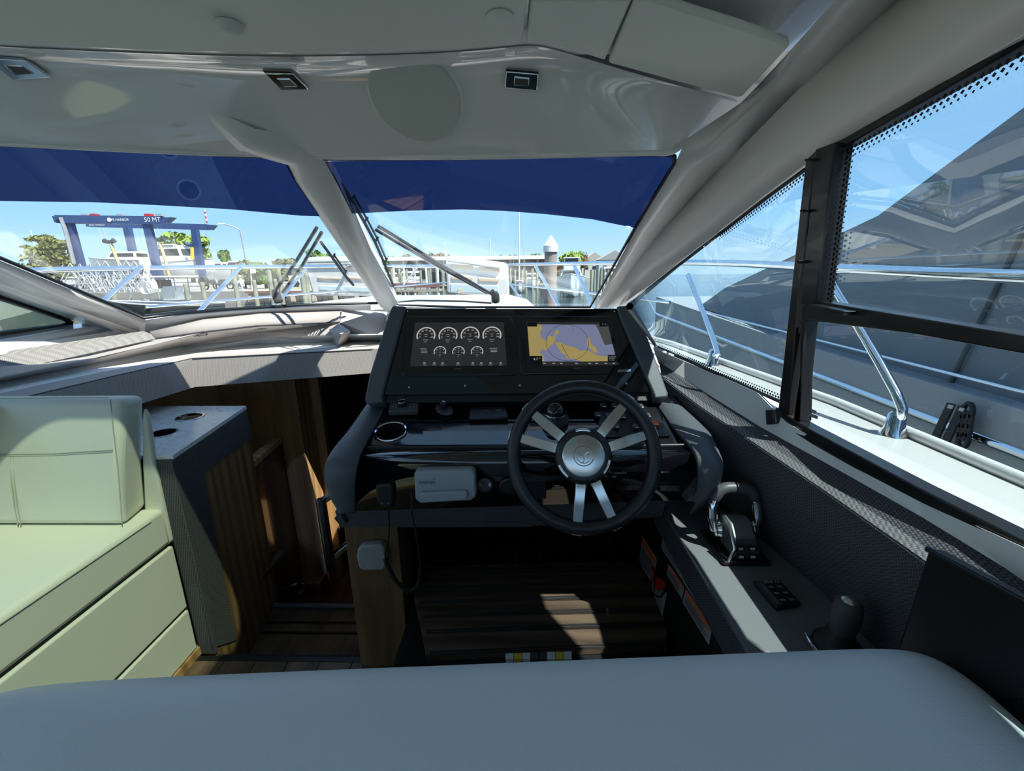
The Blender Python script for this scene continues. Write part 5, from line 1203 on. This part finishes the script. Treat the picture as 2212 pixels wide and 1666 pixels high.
def ttop(t, o, q):
    MB().prism([o + q @ V(x, y, 2.15) for x, y in ((-1.3, -.9), (.9, -.8), (1.2, 0), (.9, .8), (-1.3, .9))], (0, 0, .1)).build('hard_top', 'boat_white', t, bevel=.03)
    for x, y in ((-.7, -.6), (-.7, .6), (.5, -.55), (.5, .55)): MB().tube([o + q @ V(x, y, .8), o + q @ V(x * 1.05, y, 2.16)], .03, 6).build('top_leg', 'galv', t)
    MB().box(o + q @ V(0, 0, 1.15), (.9, .8, .9)).build('helm_pod', 'boat_white', t, bevel=.05); MB().box(o + q @ V(.35, 0, 1.75), (.1, .9, .5)).build('windscreen', 'window_dark', t)
def flyb(t, o, q):
    MB().loft([[o + q @ V(x, y, z) for x, y in ((-1.6, -1.0), (1.0, -.9), (1.0, .9), (-1.6, 1.0))] for z in (2.9, 3.5)]).build('flybridge', 'boat_white', t, bevel=.06)
    MB().loft([[o + q @ V(x, y * k, z) for x, y in ((-1.0, -.9), (.8, -.8), (.8, .8), (-1.0, .9))] for z, k in ((3.5, 1), (4.2, .9))]).build('enclosure', 'window_dark', t)
    MB().prism([o + q @ V(x, y, 4.2) for x, y in ((-1.4, -1.0), (1.1, -.9), (1.1, .9), (-1.4, 1.0))], (0, 0, .1)).build('bimini', 'boat_white', t, bevel=.03)
PI = math.pi
b_ = G(268, 592, 50); boat('motor_yacht', 'white motor yacht hanging in the blue travel lift', (b_.x, 50, b_.z), 7.2, 2.6, 1.45, PI, 'boat_white', (-2.6, .8, .95, 1.5, 2.4), None)
b_ = G(398, 600, 52); boat('cruiser', 'white cabin cruiser blocked up right of the travel lift', (b_.x, 52, b_.z), 7.8, 2.8, 1.7, 0, 'boat_white', (-2.8, 1.2, 1.1, 1.8, 3.6), lambda t, o, q: MB().prism([o + q @ V(x, y, 3.6) for x, y in ((-2.9, -1.1), (.2, -1.0), (.2, 1.0), (-2.9, 1.1))], (0, 0, .12)).build('hard_top', 'boat_white', t, bevel=.05))
b_ = G(377, 652, 29); boat('center_console', 'small white centre console boat with hard top at the quay', (b_.x, 29, ZW + .55), 4.2, 1.6, .55, PI, 'boat_white', None, ttop)
b_ = G(372, 690, 27); boat('skiff', 'dark hulled open boat moored below the quay', (b_.x, 26.5, ZW - .05), 6.2, 2.1, 1.15, PI * 1.02, 'boat_dark')
b_ = G(475, 605, 60); boat('cruiser', 'white sport boat on the yard behind the motorcycles', (b_.x, 60, .4), 5.2, 2.2, 1.6, PI * .9, 'boat_white', (-1.8, 1.0, .8, 1.7, 2.6), lambda t, o, q: MB().box(V(o.x, o.y, .25), (2.5, .5, .32)).build('keel_block', 'dock_wood', t))
b_ = G(508, 592, 58); boat('cruiser', 'small white cabin boat standing left of the lamp post', (b_.x, 58, .8), 4.4, 2.0, 1.3, PI * 1.1, 'boat_white', (-1.5, .9, .8, 1.4, 2.3), lambda t, o, q: MB().box(V(o.x, o.y, .45), (2.2, .5, .72)).build('keel_block', 'dock_wood', t))
boat('trawler', 'grey hulled trawler yacht with flybridge right of the capped piling', (G(1234, 600, 52).x, 52, ZW), 9, 3.4, 2.0, -PI / 2 - .12, 'boat_teal', (-2.8, 1.2, 1.3, 2.0, 2.95), flyb)
boat('cruiser', 'white cruiser in the covered dock left of the bow backrest', (G(885, 600, 66).x, 66, ZW), 8, 3, 1.6, -PI / 2, 'boat_white', (-2.5, 1.2, 1.2, 1.8, 3.0))
boat('cruiser', 'white cruiser in the far corner of the covered dock', (G(835, 600, 70).x, 70, ZW), 8, 3, 1.5, -PI / 2, 'boat_white', (-2.5, 1.2, 1.2, 1.7, 2.8))
boat('cruiser', 'white cruiser berthed beside the tall mast', (G(1148, 600, 74).x, 74, ZW), 7, 3, 1.3, -PI / 2, 'boat_white', (-2.5, 1.0, 1.1, 1.5, 2.5))
boat('cruiser', 'white cruiser at the far right berth before the houses', (G(1315, 600, 78).x, 78, ZW), 9, 3.2, 1.8, -PI / 2, 'boat_white', (-2.5, 1.5, 1.3, 2.0, 3.4))
def sail(label, px, top, D, L):
    b = G(px, 600, D); t = boat('sailboat', label, (b.x, D, ZW), L, L * .3, 1.1, -PI / 2, 'boat_white', (-1.2, 1.0, .7, 1.1, 1.6))
    m_ = G(px, top, D); MB().tube([V(m_.x, D, ZW + 1), m_], [.11, .08], 8).build('mast', 'metal_white', t, smooth=60)
    MB().tube([V(m_.x, D, ZW + 2.2), V(m_.x, D + 2.6, ZW + 2.3)], .08, 6).build('boom', 'metal_white', t)
    for s_ in (-1, 1): MB().tube([m_, V(m_.x + s_ * L * .14, D, ZW + 1.1)], .018, 4).build('shroud', 'galv', t)
sail('sailboat with the tallest white mast left of the capped piling', 1121, 455, 62, 8)
sail('sailboat whose short mast shows over the right bow backrest', 1058, 515, 95, 7)
sail('sailboat whose thin mast shows left of the right bow backrest', 960, 524, 98, 7)
sail('sailboat whose mast stands far left beyond the pine tree', 66, 497, 110, 9)
# neighbour boat close alongside to starboard
nb = thing('moored_yacht', 'neighbouring yacht under grey canvas seen through the starboard windows', 'boat', (3.6, 1, ZW))
MB().loft([[V(2.35, y, z0), V(2.30, y, z1), V(5.2, y, z1), V(5.0, y, z0)] for y, z0, z1 in ((-6, ZW, .80), (0, ZW, .82), (4, ZW, .90), (7.5, ZW + .4, 1.05))]).build('hull', 'boat_grey', nb, smooth=40)
MB().loft([[V(2.42, y, z1), V(2.75, y, z1 + h), V(4.6, y, z1 + h), V(5.0, y, z1)] for y, z1, h in ((-6, .80, 2.0), (0, .82, 2.1), (2.2, .85, 1.75), (3.6, .88, 1.0), (6.0, 1.0, .25))]).build('canvas_cover', 'canvas_grey', nb, smooth=30)  # cover raised to block bright sky, so reflections show in the side panes
MB().prism([V(2.55, -1.0, 1.35), V(2.55, 1.6, 1.40), V(2.62, 1.3, 1.9), V(2.64, -1.0, 1.95)], (-.02, 0, 0)).build('cover_window', 'window_dark', nb)
for y in (-2, .2, 2.4): MB().tube([V(2.41, y, .85), V(2.70, y, 2.5 if y < 1 else 2.2)], .012, 6).build('cover_seam', 'boat_dark', nb)
MB().tube([V(2.31, y, .62 + .02 * y) for y in (-6, 0, 4, 7.5)], .03, 8).build('rub_rail', 'steel', nb, smooth=60)
MB().tube([V(2.36, y, .90 + .012 * y) for y in (-6, 0, 4, 7)], .012, 8).build('grab_rail', 'steel', nb, smooth=60)
fs_ = thing('fender_strap', 'black double fender strap buckled to the neighbouring rail', 'strap', P(2040, 930, X=2.2))
for d_ in (0, 24):
    MB().prism([P(x + d_, y + d_ * .25, X=2.25) for x, y in ((2050, 870), (2066, 874), (2014, 984), (2000, 976))], (-.012, 0, 0)).build('webbing', 'strap_black', fs_)
    MB().prism([P(x + d_, y + d_ * .25, X=2.235) for x, y in ((2052, 874), (2062, 877), (2058, 884), (2048, 881))], (-.006, 0, 0)).build('buckle', 'galv', fs_)
for k, y in enumerate((890, 910, 930, 950)):
    c = P(2090 - k * 3, y, X=2.24); MB().tube([c + V(0, .025 * math.cos(a), .045 * math.sin(a)) for a in [i * PI / 5 for i in range(10)]], .012, 6, loop=True).build('chain_link', 'strap_black', fs_, smooth=60)

# ---- pilings
def piling(label, px, top, D, r=.16, mat_='pile_wood', cap=False, grp='dock pilings'):
    p = G(px, top, D); t = thing('piling', label, 'piling', (p.x, D, ZW), grp)
    MB().lathe([(r * 1.08, 0), (r, (p.z - ZW) * .6), (r * .96, p.z - ZW), (.01, p.z - ZW + .01)], (p.x, D, ZW), (0, 0, 1), 14).build('post', mat_, t, smooth=40)
    if cap: MB().lathe([(r * 1.15, p.z - ZW - .12), (r * 1.15, p.z - ZW), (.01, p.z - ZW + r * 1.5)], (p.x, D, ZW), (0, 0, 1), 20).build('cap', 'metal_white', t)
piling('large brown piling with white cone cap right of the helm screens', 1190, 531, 9.0, .128, 'pile_brown', True, None)
for px, top, D, lab in ((183, 626, 27, 'squat weathered piling behind the port pillar'), (243, 628, 27, 'weathered piling behind the fender strap'), (400, 613, 33, 'squat piling right of the centre console boat'), (436, 610, 33, 'double width piling before the motorcycles'), (503, 583, 33, 'tall piling beside the standing person'), (548, 605, 35, 'short piling in front of the bushes'), (580, 583, 33, 'tall piling right of the bushes'), (601, 580, 34, 'thin tall piling by the parked pickup'), (594, 603, 35, 'short stout piling by the pickup'), (652, 590, 30, 'piling just left of the port bow backrest'), (660, 588, 33, 'piling partly hidden by the port bow backrest'), (866, 592, 40, 'piling at the left edge of the starboard pane')):
    piling(lab, px, top, D)
for i, px in enumerate((845, 862, 878, 893, 908, 925, 942, 955, 1102, 1112, 1128, 1136, 1150, 1160, 1213, 1278, 1285, 1292, 1299, 1306, 1313, 1320)):
    piling('slim grey piling in the row before the covered dock', px, 580 + (i * 7) % 6, 58 + (i * 5) % 9, .17, 'pile_wood', False, 'covered dock pilings')
# ---- covered dock
cdk = thing('covered_dock', 'long covered dock with pale flat roof across the basin', 'boathouse', G(1000, 600, 80))
z_ = G(1000, 557, 80).z; x0, x1 = G(815, 557, 80).x, G(1190, 557, 80).x
MB().box(((x0 + x1) / 2, 84, z_), (x1 - x0, 10, .5)).build('roof', 'roof_tan', cdk)
MB().box(((x0 + x1) / 2, 79, z_ - .1), (x1 - x0, .2, .6)).build('fascia', 'metal_white', cdk)
for i in range(14): MB().box((lerp(x0, x1, i / 13), 79.5, (z_ + ZW) / 2), (.3, .3, z_ - ZW)).build('post', 'pile_wood', cdk)
MB().box(((x0 + x1) / 2, 88.5, (z_ + ZW) / 2), (x1 - x0, .2, z_ - ZW)).build('back_wall', 'boat_dark', cdk)
MB().box(((x0 + x1) / 2, 79, ZW + .5), (x1 - x0, 1.5, .2)).build('walkway', 'dock_wood', cdk)
pier = thing('finger_pier', 'finger pier with red brown rail and white posts left of the bow backrest', 'pier', G(900, 620, 34))
a, c = G(848, 617, 34), G(950, 617, 34)
MB().box(((a.x + c.x) / 2, 34, a.z), (c.x - a.x, .3, .32)).build('rail_board', 'red_brown', pier)
MB().box(((a.x + c.x) / 2, 34.6, a.z - .4), (c.x - a.x, 1.4, .15)).build('deck', 'dock_wood', pier)
for x in (850, 872, 893, 920, 945): p = G(x, 576, 34); MB().box((p.x, 34, (p.z + ZW) / 2), (.12, .12, p.z - ZW)).build('post', 'metal_white', pier)
MB().tube([G(872, 616, 33.8), G(900, 580, 33.8)], .06, 6).build('brace', 'metal_white', pier)
MB().tube([G(850, 578, 34), G(945, 578, 34)], .05, 6).build('handrail', 'metal_white', pier)
# ---- trees and bushes
def crown(t, c, rx, ry, rz, n, mat_, leaf, name='crown', seed=0):
    rg = random.Random(seed); mb = MB()
    lobes = [(V(rg.uniform(-.55, .55) * rx, rg.uniform(-.5, .5) * ry, rg.uniform(-.5, .6) * rz), rg.uniform(.35, .6)) for _ in range(9)]
    for i in range(n):
        o, s_ = lobes[i % 9]
        while True:
            d = V(rg.uniform(-1, 1), rg.uniform(-1, 1), rg.uniform(-1, 1))
            if .3 < d.length <= 1: break
        d = d.normalized() * rg.uniform(.75, 1)
        p = Vector(c) + o + V(d.x * rx * s_, d.y * ry * s_, d.z * rz * s_); u = V(rg.uniform(-1, 1), rg.uniform(-1, 1), rg.uniform(-1, 1)).normalized(); w = u.orthogonal().normalized(); L = leaf * rg.uniform(.6, 1.3)
        mb.poly([p - u * L, p - w * L * .6, p + u * L, p + w * L * .6])
    return mb.build(name, mat_, t)
def tree(label, px, top, base, wpx, D, mat_, seed, name='tree', cat='tree', grp='trees along the shore', n=700, gz=.1):
    a, b = G(px, top, D), G(px, base, D); h = a.z - b.z; rx = wpx / 935 * D / 2; t = thing(name, label, cat, b, grp)
    crown(t, (b.x, D, b.z + h * .60), rx, rx * .8, h * .42, n, mat_, rx * .13 + .08, 'crown', seed)
    MB().lathe([(rx * .5, .1), (rx * .62, h * .5), (rx * .4, h * .78), (.01, h * .85)], b, (0, 0, 1), 10).build('inner_foliage', mat_, t, smooth=60)
    MB().tube([V(b.x, b.y, gz), b + V(0, 0, h * .6)], [rx * .08 + .05, rx * .04 + .03], 6).build('trunk', 'bark', t)
def pine(label, px, top, base, wpx, D, seed):
    a, b = G(px, top, D), G(px, base, D); h = a.z - b.z; rx = wpx / 935 * D / 2; t = thing('pine_tree', label, 'tree', b); rg = random.Random(seed)
    MB().tube([V(b.x, b.y, .1), b + V(0, 0, h * .95)], [.25, .06], 8).build('trunk', 'bark', t)
    for k in range(11):
        zz = .12 + .84 * k / 10; w_ = rx * (1.05 - .75 * zz) * rg.uniform(.8, 1.15)
        crown(t, (b.x + rg.uniform(-.3, .3) * rx, D, b.z + h * zz), w_, w_ * .8, h * .07, 170, 'leaf_olive', .34, 'branch', seed + k)
pine('broad olive pine tree behind the travel lift', 128, 511, 600, 140, 62, 3)
tree('round light green tree behind the right leg of the travel lift', 412, 508, 575, 95, 75, 'leaf_light', 5, grp=None)
tree('conical green tree left of the lamp post', 489, 538, 580, 26, 80, 'leaf_green', 6, grp=None)
for i, (px, top, base, w, m_) in enumerate(((548, 566, 618, 58, 'leaf_olive'), (575, 574, 616, 60, 'leaf_green'), (603, 584, 612, 40, 'leaf_olive'), (530, 578, 616, 34, 'leaf_green'))):
    tree(('olive bush right of the lamp post', 'dark green bush behind the white sign', 'low bush beside the parked pickup', 'low bush left of the lamp post')[i], px, top, base, w, 42, m_, 20 + i, 'bush', 'bush', 'bushes along the lawn')
tree('tree top over the port bow backrest', 700, 540, 590, 60, 95, 'leaf_green', 31)
tree('tree far beyond the pickup', 620, 560, 590, 44, 110, 'leaf_olive', 32)
for i, (px, top, w, m_) in enumerate(((836, 551, 30, 'leaf_green'), (880, 551, 34, 'leaf_olive'), (925, 546, 34, 'leaf_autumn'), (945, 545, 40, 'leaf_autumn'), (972, 551, 30, 'leaf_green'), (1078, 550, 22, 'leaf_green'), (1108, 547, 30, 'leaf_autumn'), (1150, 550, 40, 'leaf_green'), (1225, 541, 40, 'leaf_light'), (1245, 542, 34, 'leaf_light'), (1262, 545, 26, 'leaf_autumn'), (1290, 555, 30, 'leaf_green'), (1320, 553, 40, 'leaf_olive'))):
    tree('distant tree rising behind the covered dock', px, top, 580, w, 138 + (i % 3) * 9 + (30 if px > 1270 else 0), m_, 50 + i, grp='trees behind the covered dock', n=300, gz=ZW)
def bank(label, x0, x1, D):
    t = thing('tree_line', label, 'trees', G((x0 + x1) / 2, 590, D)); k = 0
    t['kind'] = 'stuff'
    a, b = G(x0, 570, D), G(x1, 570, D); n = max(2, int((b.x - a.x) / 9))
    for i in range(n):
        c = lerp(a, b, (i + .5) / n); crown(t, (c.x, D, 1.2 + (i % 3) * .5), 7, 3, 3.2, 160, ('leaf_green', 'leaf_olive', 'leaf_autumn')[i % 3], 1.0, 'foliage', 90 + i)
bank('dark wooded far shore behind the covered dock', 780, 1400, 170)
bank('wooded far shore behind the boat yard', -60, 700, 150)
# ---- street furniture of the yard
lp = thing('lamp_post', 'tall grey lamp post with curved arm', 'lamp post', G(541, 612, 44))
MB().tube([V(G(543, 622, 44).x, 44, .1), G(519, 496, 44)], [.12, .08], 8).build('pole', 'galv', lp, smooth=60)
MB().tube(smooth_path([G(519, 497, 44), G(505, 490, 44), G(484, 484, 44)], 4), .055, 6).build('arm', 'galv', lp, smooth=60)
MB().box(G(479, 484, 44), (.6, .25, .12)).build('lamp_head', 'metal_white', lp, bevel=.03)
fg = thing('flag', 'small red and white striped flag on a thin pole', 'flag', G(444, 486, 56))
MB().tube([V(G(452, 560, 56).x, 56, .1), G(438, 444, 56)], .035, 5).build('pole', 'galv', fg)
for k in range(6): MB().prism([G(440 + k * .9, 452 + k * 5, 55.9), G(443 + k * .9, 452.5 + k * 5, 55.9), G(444 + k * .9, 457.5 + k * 5, 55.9), G(441 + k * .9, 457 + k * 5, 55.9)], (0, .03, 0)).build('stripe', 'flag_red' if k % 2 else 'flag_white', fg)
sg = thing('sign', 'white board sign among the bushes', 'sign', G(546, 600, 39))
MB().prism([G(539, 577, 39), G(551, 576, 39), G(552, 590, 39), G(541, 591, 39)], (0, .05, 0)).build('board', 'metal_white', sg); MB().tube([V(G(543, 612, 39.1).x, 39.1, .1), G(541, 580, 39.1)], .05, 5).build('post', 'metal_white', sg)
pu = thing('pickup_truck', 'white pickup truck parked beyond the bushes', 'truck', G(622, 603, 46))
o = V(G(622, 602, 46).x, 46, .1)
MB().loft([[o + V(x, y, z) for x, y in ((-1.6, -.9), (1.8, -.9), (1.8, .9), (-1.6, .9))] for z in (.35, 1.15)]).build('body', 'boat_white', pu, bevel=.08)
MB().loft([[o + V(x * k + .1, y * k, z) for x, y in ((-.9, -.85), (.9, -.85), (.9, .85), (-.9, .85))] for z, k in ((1.1, 1), (1.85, .8))]).build('cab', 'window_dark', pu, bevel=.06)
for x in (-1.1, 1.2): MB().lathe([(.36, -.1), (.36, .1), (.2, .12)], o + V(x, -.9, .36), (0, 1, 0), 16).build('wheel', 'rubber', pu, smooth=40)
def trailer(label, px, py, D):
    o = V(G(px, py, D).x, D, .1); t = thing('motorcycle', label, 'motorcycle', o)
    for dx in (-.65, .65): MB().tube([o + V(dx + .3 * math.cos(a), 0, .32 + .3 * math.sin(a)) for a in [i * PI / 8 for i in range(16)]], .06, 6, loop=True).build('wheel', 'rubber', t, smooth=60)
    MB().tube([o + V(-.65, 0, .35), o + V(-.2, 0, .75), o + V(.35, 0, .8), o + V(.65, 0, .35)], [.05, .16, .14, .05], 8).build('frame', 'boat_dark', t, smooth=60); MB().tube([o + V(.65, 0, .35), o + V(.4, 0, 1.0)], .04, 6).build('fork', 'galv', t)
trailer('dark motorcycle parked under the white cruiser', 458, 616, 40); trailer('dark motorcycle parked nearest the persons', 482, 616, 41)
def person(label, px, py, D, shirt, sit):
    o = V(G(px, py, D).x, D, .1); t = thing('person', label, 'person', o)
    hipz = .95 if not sit else .38; sh = 1.48 if not sit else .85
    if sit: pts = [V(0, 0, hipz), V(0, -.12, sh), V(0, -.2, sh + .15)]
    else: pts = [V(0, 0, hipz), V(0, 0, sh), V(0, 0, sh + .12)]
    vs = [V(0, 0, hipz), lerp(pts[0], pts[1], .5), pts[1], pts[2], pts[2] + V(0, -.02, .14), pts[2] + V(0, -.02, .24)]
    rs = [.17, .17, .16, .06, .11, .07]; ed = [(0, 1), (1, 2), (2, 3), (3, 4), (4, 5)]
    def limb(ch, rr, root):
        k = root
        for p, r_ in zip(ch, rr): vs.append(p); rs.append(r_); ed.append((k, len(vs) - 1)); k = len(vs) - 1
    for s_ in (-1, 1):
        if sit:
            limb([V(s_ * .12, -.1, hipz), V(s_ * .16, -.45, hipz + .12), V(s_ * .16, -.32, .06), V(s_ * .16, -.45, .03)], [.1, .075, .05, .045], 0)
            limb([pts[1] + V(s_ * .2, 0, -.02), pts[1] + V(s_ * .25, -.15, -.25), pts[1] + V(s_ * .12, -.38, -.3)], [.065, .05, .04], 2)
        else:
            limb([V(s_ * .1, 0, .88), V(s_ * .11, -.02, .48), V(s_ * .11, .02, .08), V(s_ * .11, -.13, .04)], [.1, .075, .05, .045], 0)
            limb([pts[1] + V(s_ * .19, 0, -.03), pts[1] + V(s_ * .25, 0, -.33), pts[1] + V(s_ * .22, -.14, -.58)], [.065, .05, .04], 2)
    me = bpy.data.meshes.new('body'); me.from_pydata([o + v_ for v_ in vs], ed, []); ob = bpy.data.objects.new('body', me); COL.objects.link(ob)
    sk = ob.modifiers.new('k', 'SKIN'); ob.modifiers.new('u', 'SUBSURF').levels = 1
    for i, r_ in enumerate(rs): me.skin_vertices[0].data[i].radius = (r_, r_)
    me.skin_vertices[0].data[0].use_root = True
    me.materials.append(M[shirt]); attach(ob, t)
    hd = o + vs[4]; MB().lathe([(.03, -.1), (.10, -.03), (.105, .04), (.07, .11), (.001, .13)], hd, (0, 0, 1), 12).build('head', 'skin', t, smooth=60)
    MB().lathe([(.112, .03), (.108, .07), (.075, .13), (.001, .145)], hd + V(0, .01, 0), (0, 0, 1), 12).build('hair', 'hair' if not sit else 'flag_white', t, smooth=60)
    hp_ = o + V(0, 0, hipz); 
    if sit: MB().tube([hp_, hp_ + V(0, -.44, .12)], [.19, .14], 10).build('trousers', 'jeans', t, smooth=60)
    else:
        for s_ in (-1, 1): MB().tube([hp_ + V(s_ * .08, 0, .05), o + V(s_ * .11, -.02, .48), o + V(s_ * .11, .02, .1)], [.13, .10, .08], 10).build('trouser_leg', 'shirt_brown', t, smooth=60)
person('person in brown work clothes standing on the quay by the tall piling', 510, 621, 38, 'shirt_brown', False)
person('person in a white shirt and jeans crouching on the quay', 525, 622, 37.5, 'shirt_white', True)
# ---- stacked galvanised boat stands
def stand():
    t = thing('boat_stand', 'galvanised triangular boat stand in the heap beside the travel lift', 'boat stand', (0, 0, 0), 'heap of boat stands'); a = .62; h = 1.15
    top = V(0, 0, h); f = [V(-a, -.25, 0), V(a, -.25, 0), V(0, .5, 0)]
    for p in f: MB().tube([top, p], .035, 4).build('leg', 'galv', t)
    mb = MB()
    for k in (.45, .8): q = [lerp(top, p, k) for p in f]; mb.tube(q, .022, 4, loop=True)
    mb.build('brace', 'galv', t); return t
rk = thing('stand_rack', 'low steel rack under the heap of boat stands', 'rack', G(240, 640, 40))
for i, (D, z_k) in enumerate(((41, .72), (39.5, .18))):
    a, b = G(155, 610, D), G(325, 610, D)
    MB().box(((a.x + b.x) / 2, D, z_k), (b.x - a.x, 1.0, .06)).build('shelf', 'galv', rk)
    for k in range(5): MB().box((lerp(a.x, b.x, k / 4), D, (z_k + .1) / 2), (.08, .9, z_k - .1)).build('support', 'galv', rk)
st0 = stand(); first = True; rg = random.Random(5)
for row, (px0, px1, py, n, D) in enumerate(((160, 320, 604, 9, 41), (165, 318, 618, 10, 39.5), (185, 318, 632, 11, 38.2), (205, 318, 646, 11, 37), (222, 318, 660, 10, 36.3))):
    for i in range(n):
        p = G(lerp(px0, px1, (i + rg.uniform(-.2, .2)) / (n - 1)), py + rg.uniform(-4, 4), D + rg.uniform(-.4, .4)); rz = rg.uniform(-.5, .5)
        if first: st0.scale = (1.35, 1.35, 1.35); st0.location = p; st0.rotation_euler = (0, 0, rz); first = False
        else: dup(st0, p, rz)
# ---- houses and sheds
def house(label, px, D, w, h, rh, mat_='house_wall', roof='roof_grey', yy=6):
    o = V(G(px, 590, D).x, D, ZW); t = thing('house', label, 'building', o)
    MB().box(o + V(0, 0, h / 2), (w, yy, h)).build('walls', mat_, t)
    MB().prism([o + V(-w / 2 - .4, -yy / 2 - .4, h), o + V(w / 2 + .4, -yy / 2 - .4, h), o + V(0, -yy / 2 - .4, h + rh)], (0, yy + .8, 0)).build('roof', roof, t)
    for i in range(3):
        f = MB().box(o + V((i - 1) * w * .3, -yy / 2, h * .62), (w * .16, .12, h * .22)).build('window', 'metal_white', t); MB().box(o + V((i - 1) * w * .3, -yy / 2 - .05, h * .62), (w * .13, .1, h * .18)).build('pane', 'window_dark', f)
house('tan roofed waterfront house nearest the windshield pillar', 1322, 150, 10, 6, 3.0, 'house_wall', 'roof_grey')
house('grey roofed waterfront house left of the other house', 1280, 170, 9, 6, 3.2, 'house_wall', 'roof_tan')
sh = thing('boat_shed', 'long white corrugated boat shed on the port side bank', 'building', (-34, 4, .0))
MB().box((-34, 2, 3.0), (8, 44, 6)).build('walls', 'metal_white', sh); MB().prism([V(-38.5, -20.5, 6), V(-29.5, -20.5, 6), V(-34, -20.5, 8)], (0, 45, 0)).build('roof', 'roof_grey', sh)
for i in range(40): MB().box((-29.96, -19.5 + i * 1.1, 3.0), (.08, .5, 5.9)).build('cladding_rib', 'metal_white', sh)
for y in (-12, -2, 8, 18): MB().box((-29.9, y, 2.0), (.12, 3.0, 4.0)).build('shed_door', 'boat_grey', sh)
for i, y in enumerate((-6, -2.5, 1, 4.5, 8, 11.5)): t = thing('piling', 'grey piling along the port side bank', 'piling', (-15.4, y, ZW), 'pilings on the port side bank'); MB().lathe([(.17, 0), (.16, 3.2), (.01, 3.25)], (-15.4, y, ZW), (0, 0, 1), 12).build('post', 'pile_wood', t, smooth=40)
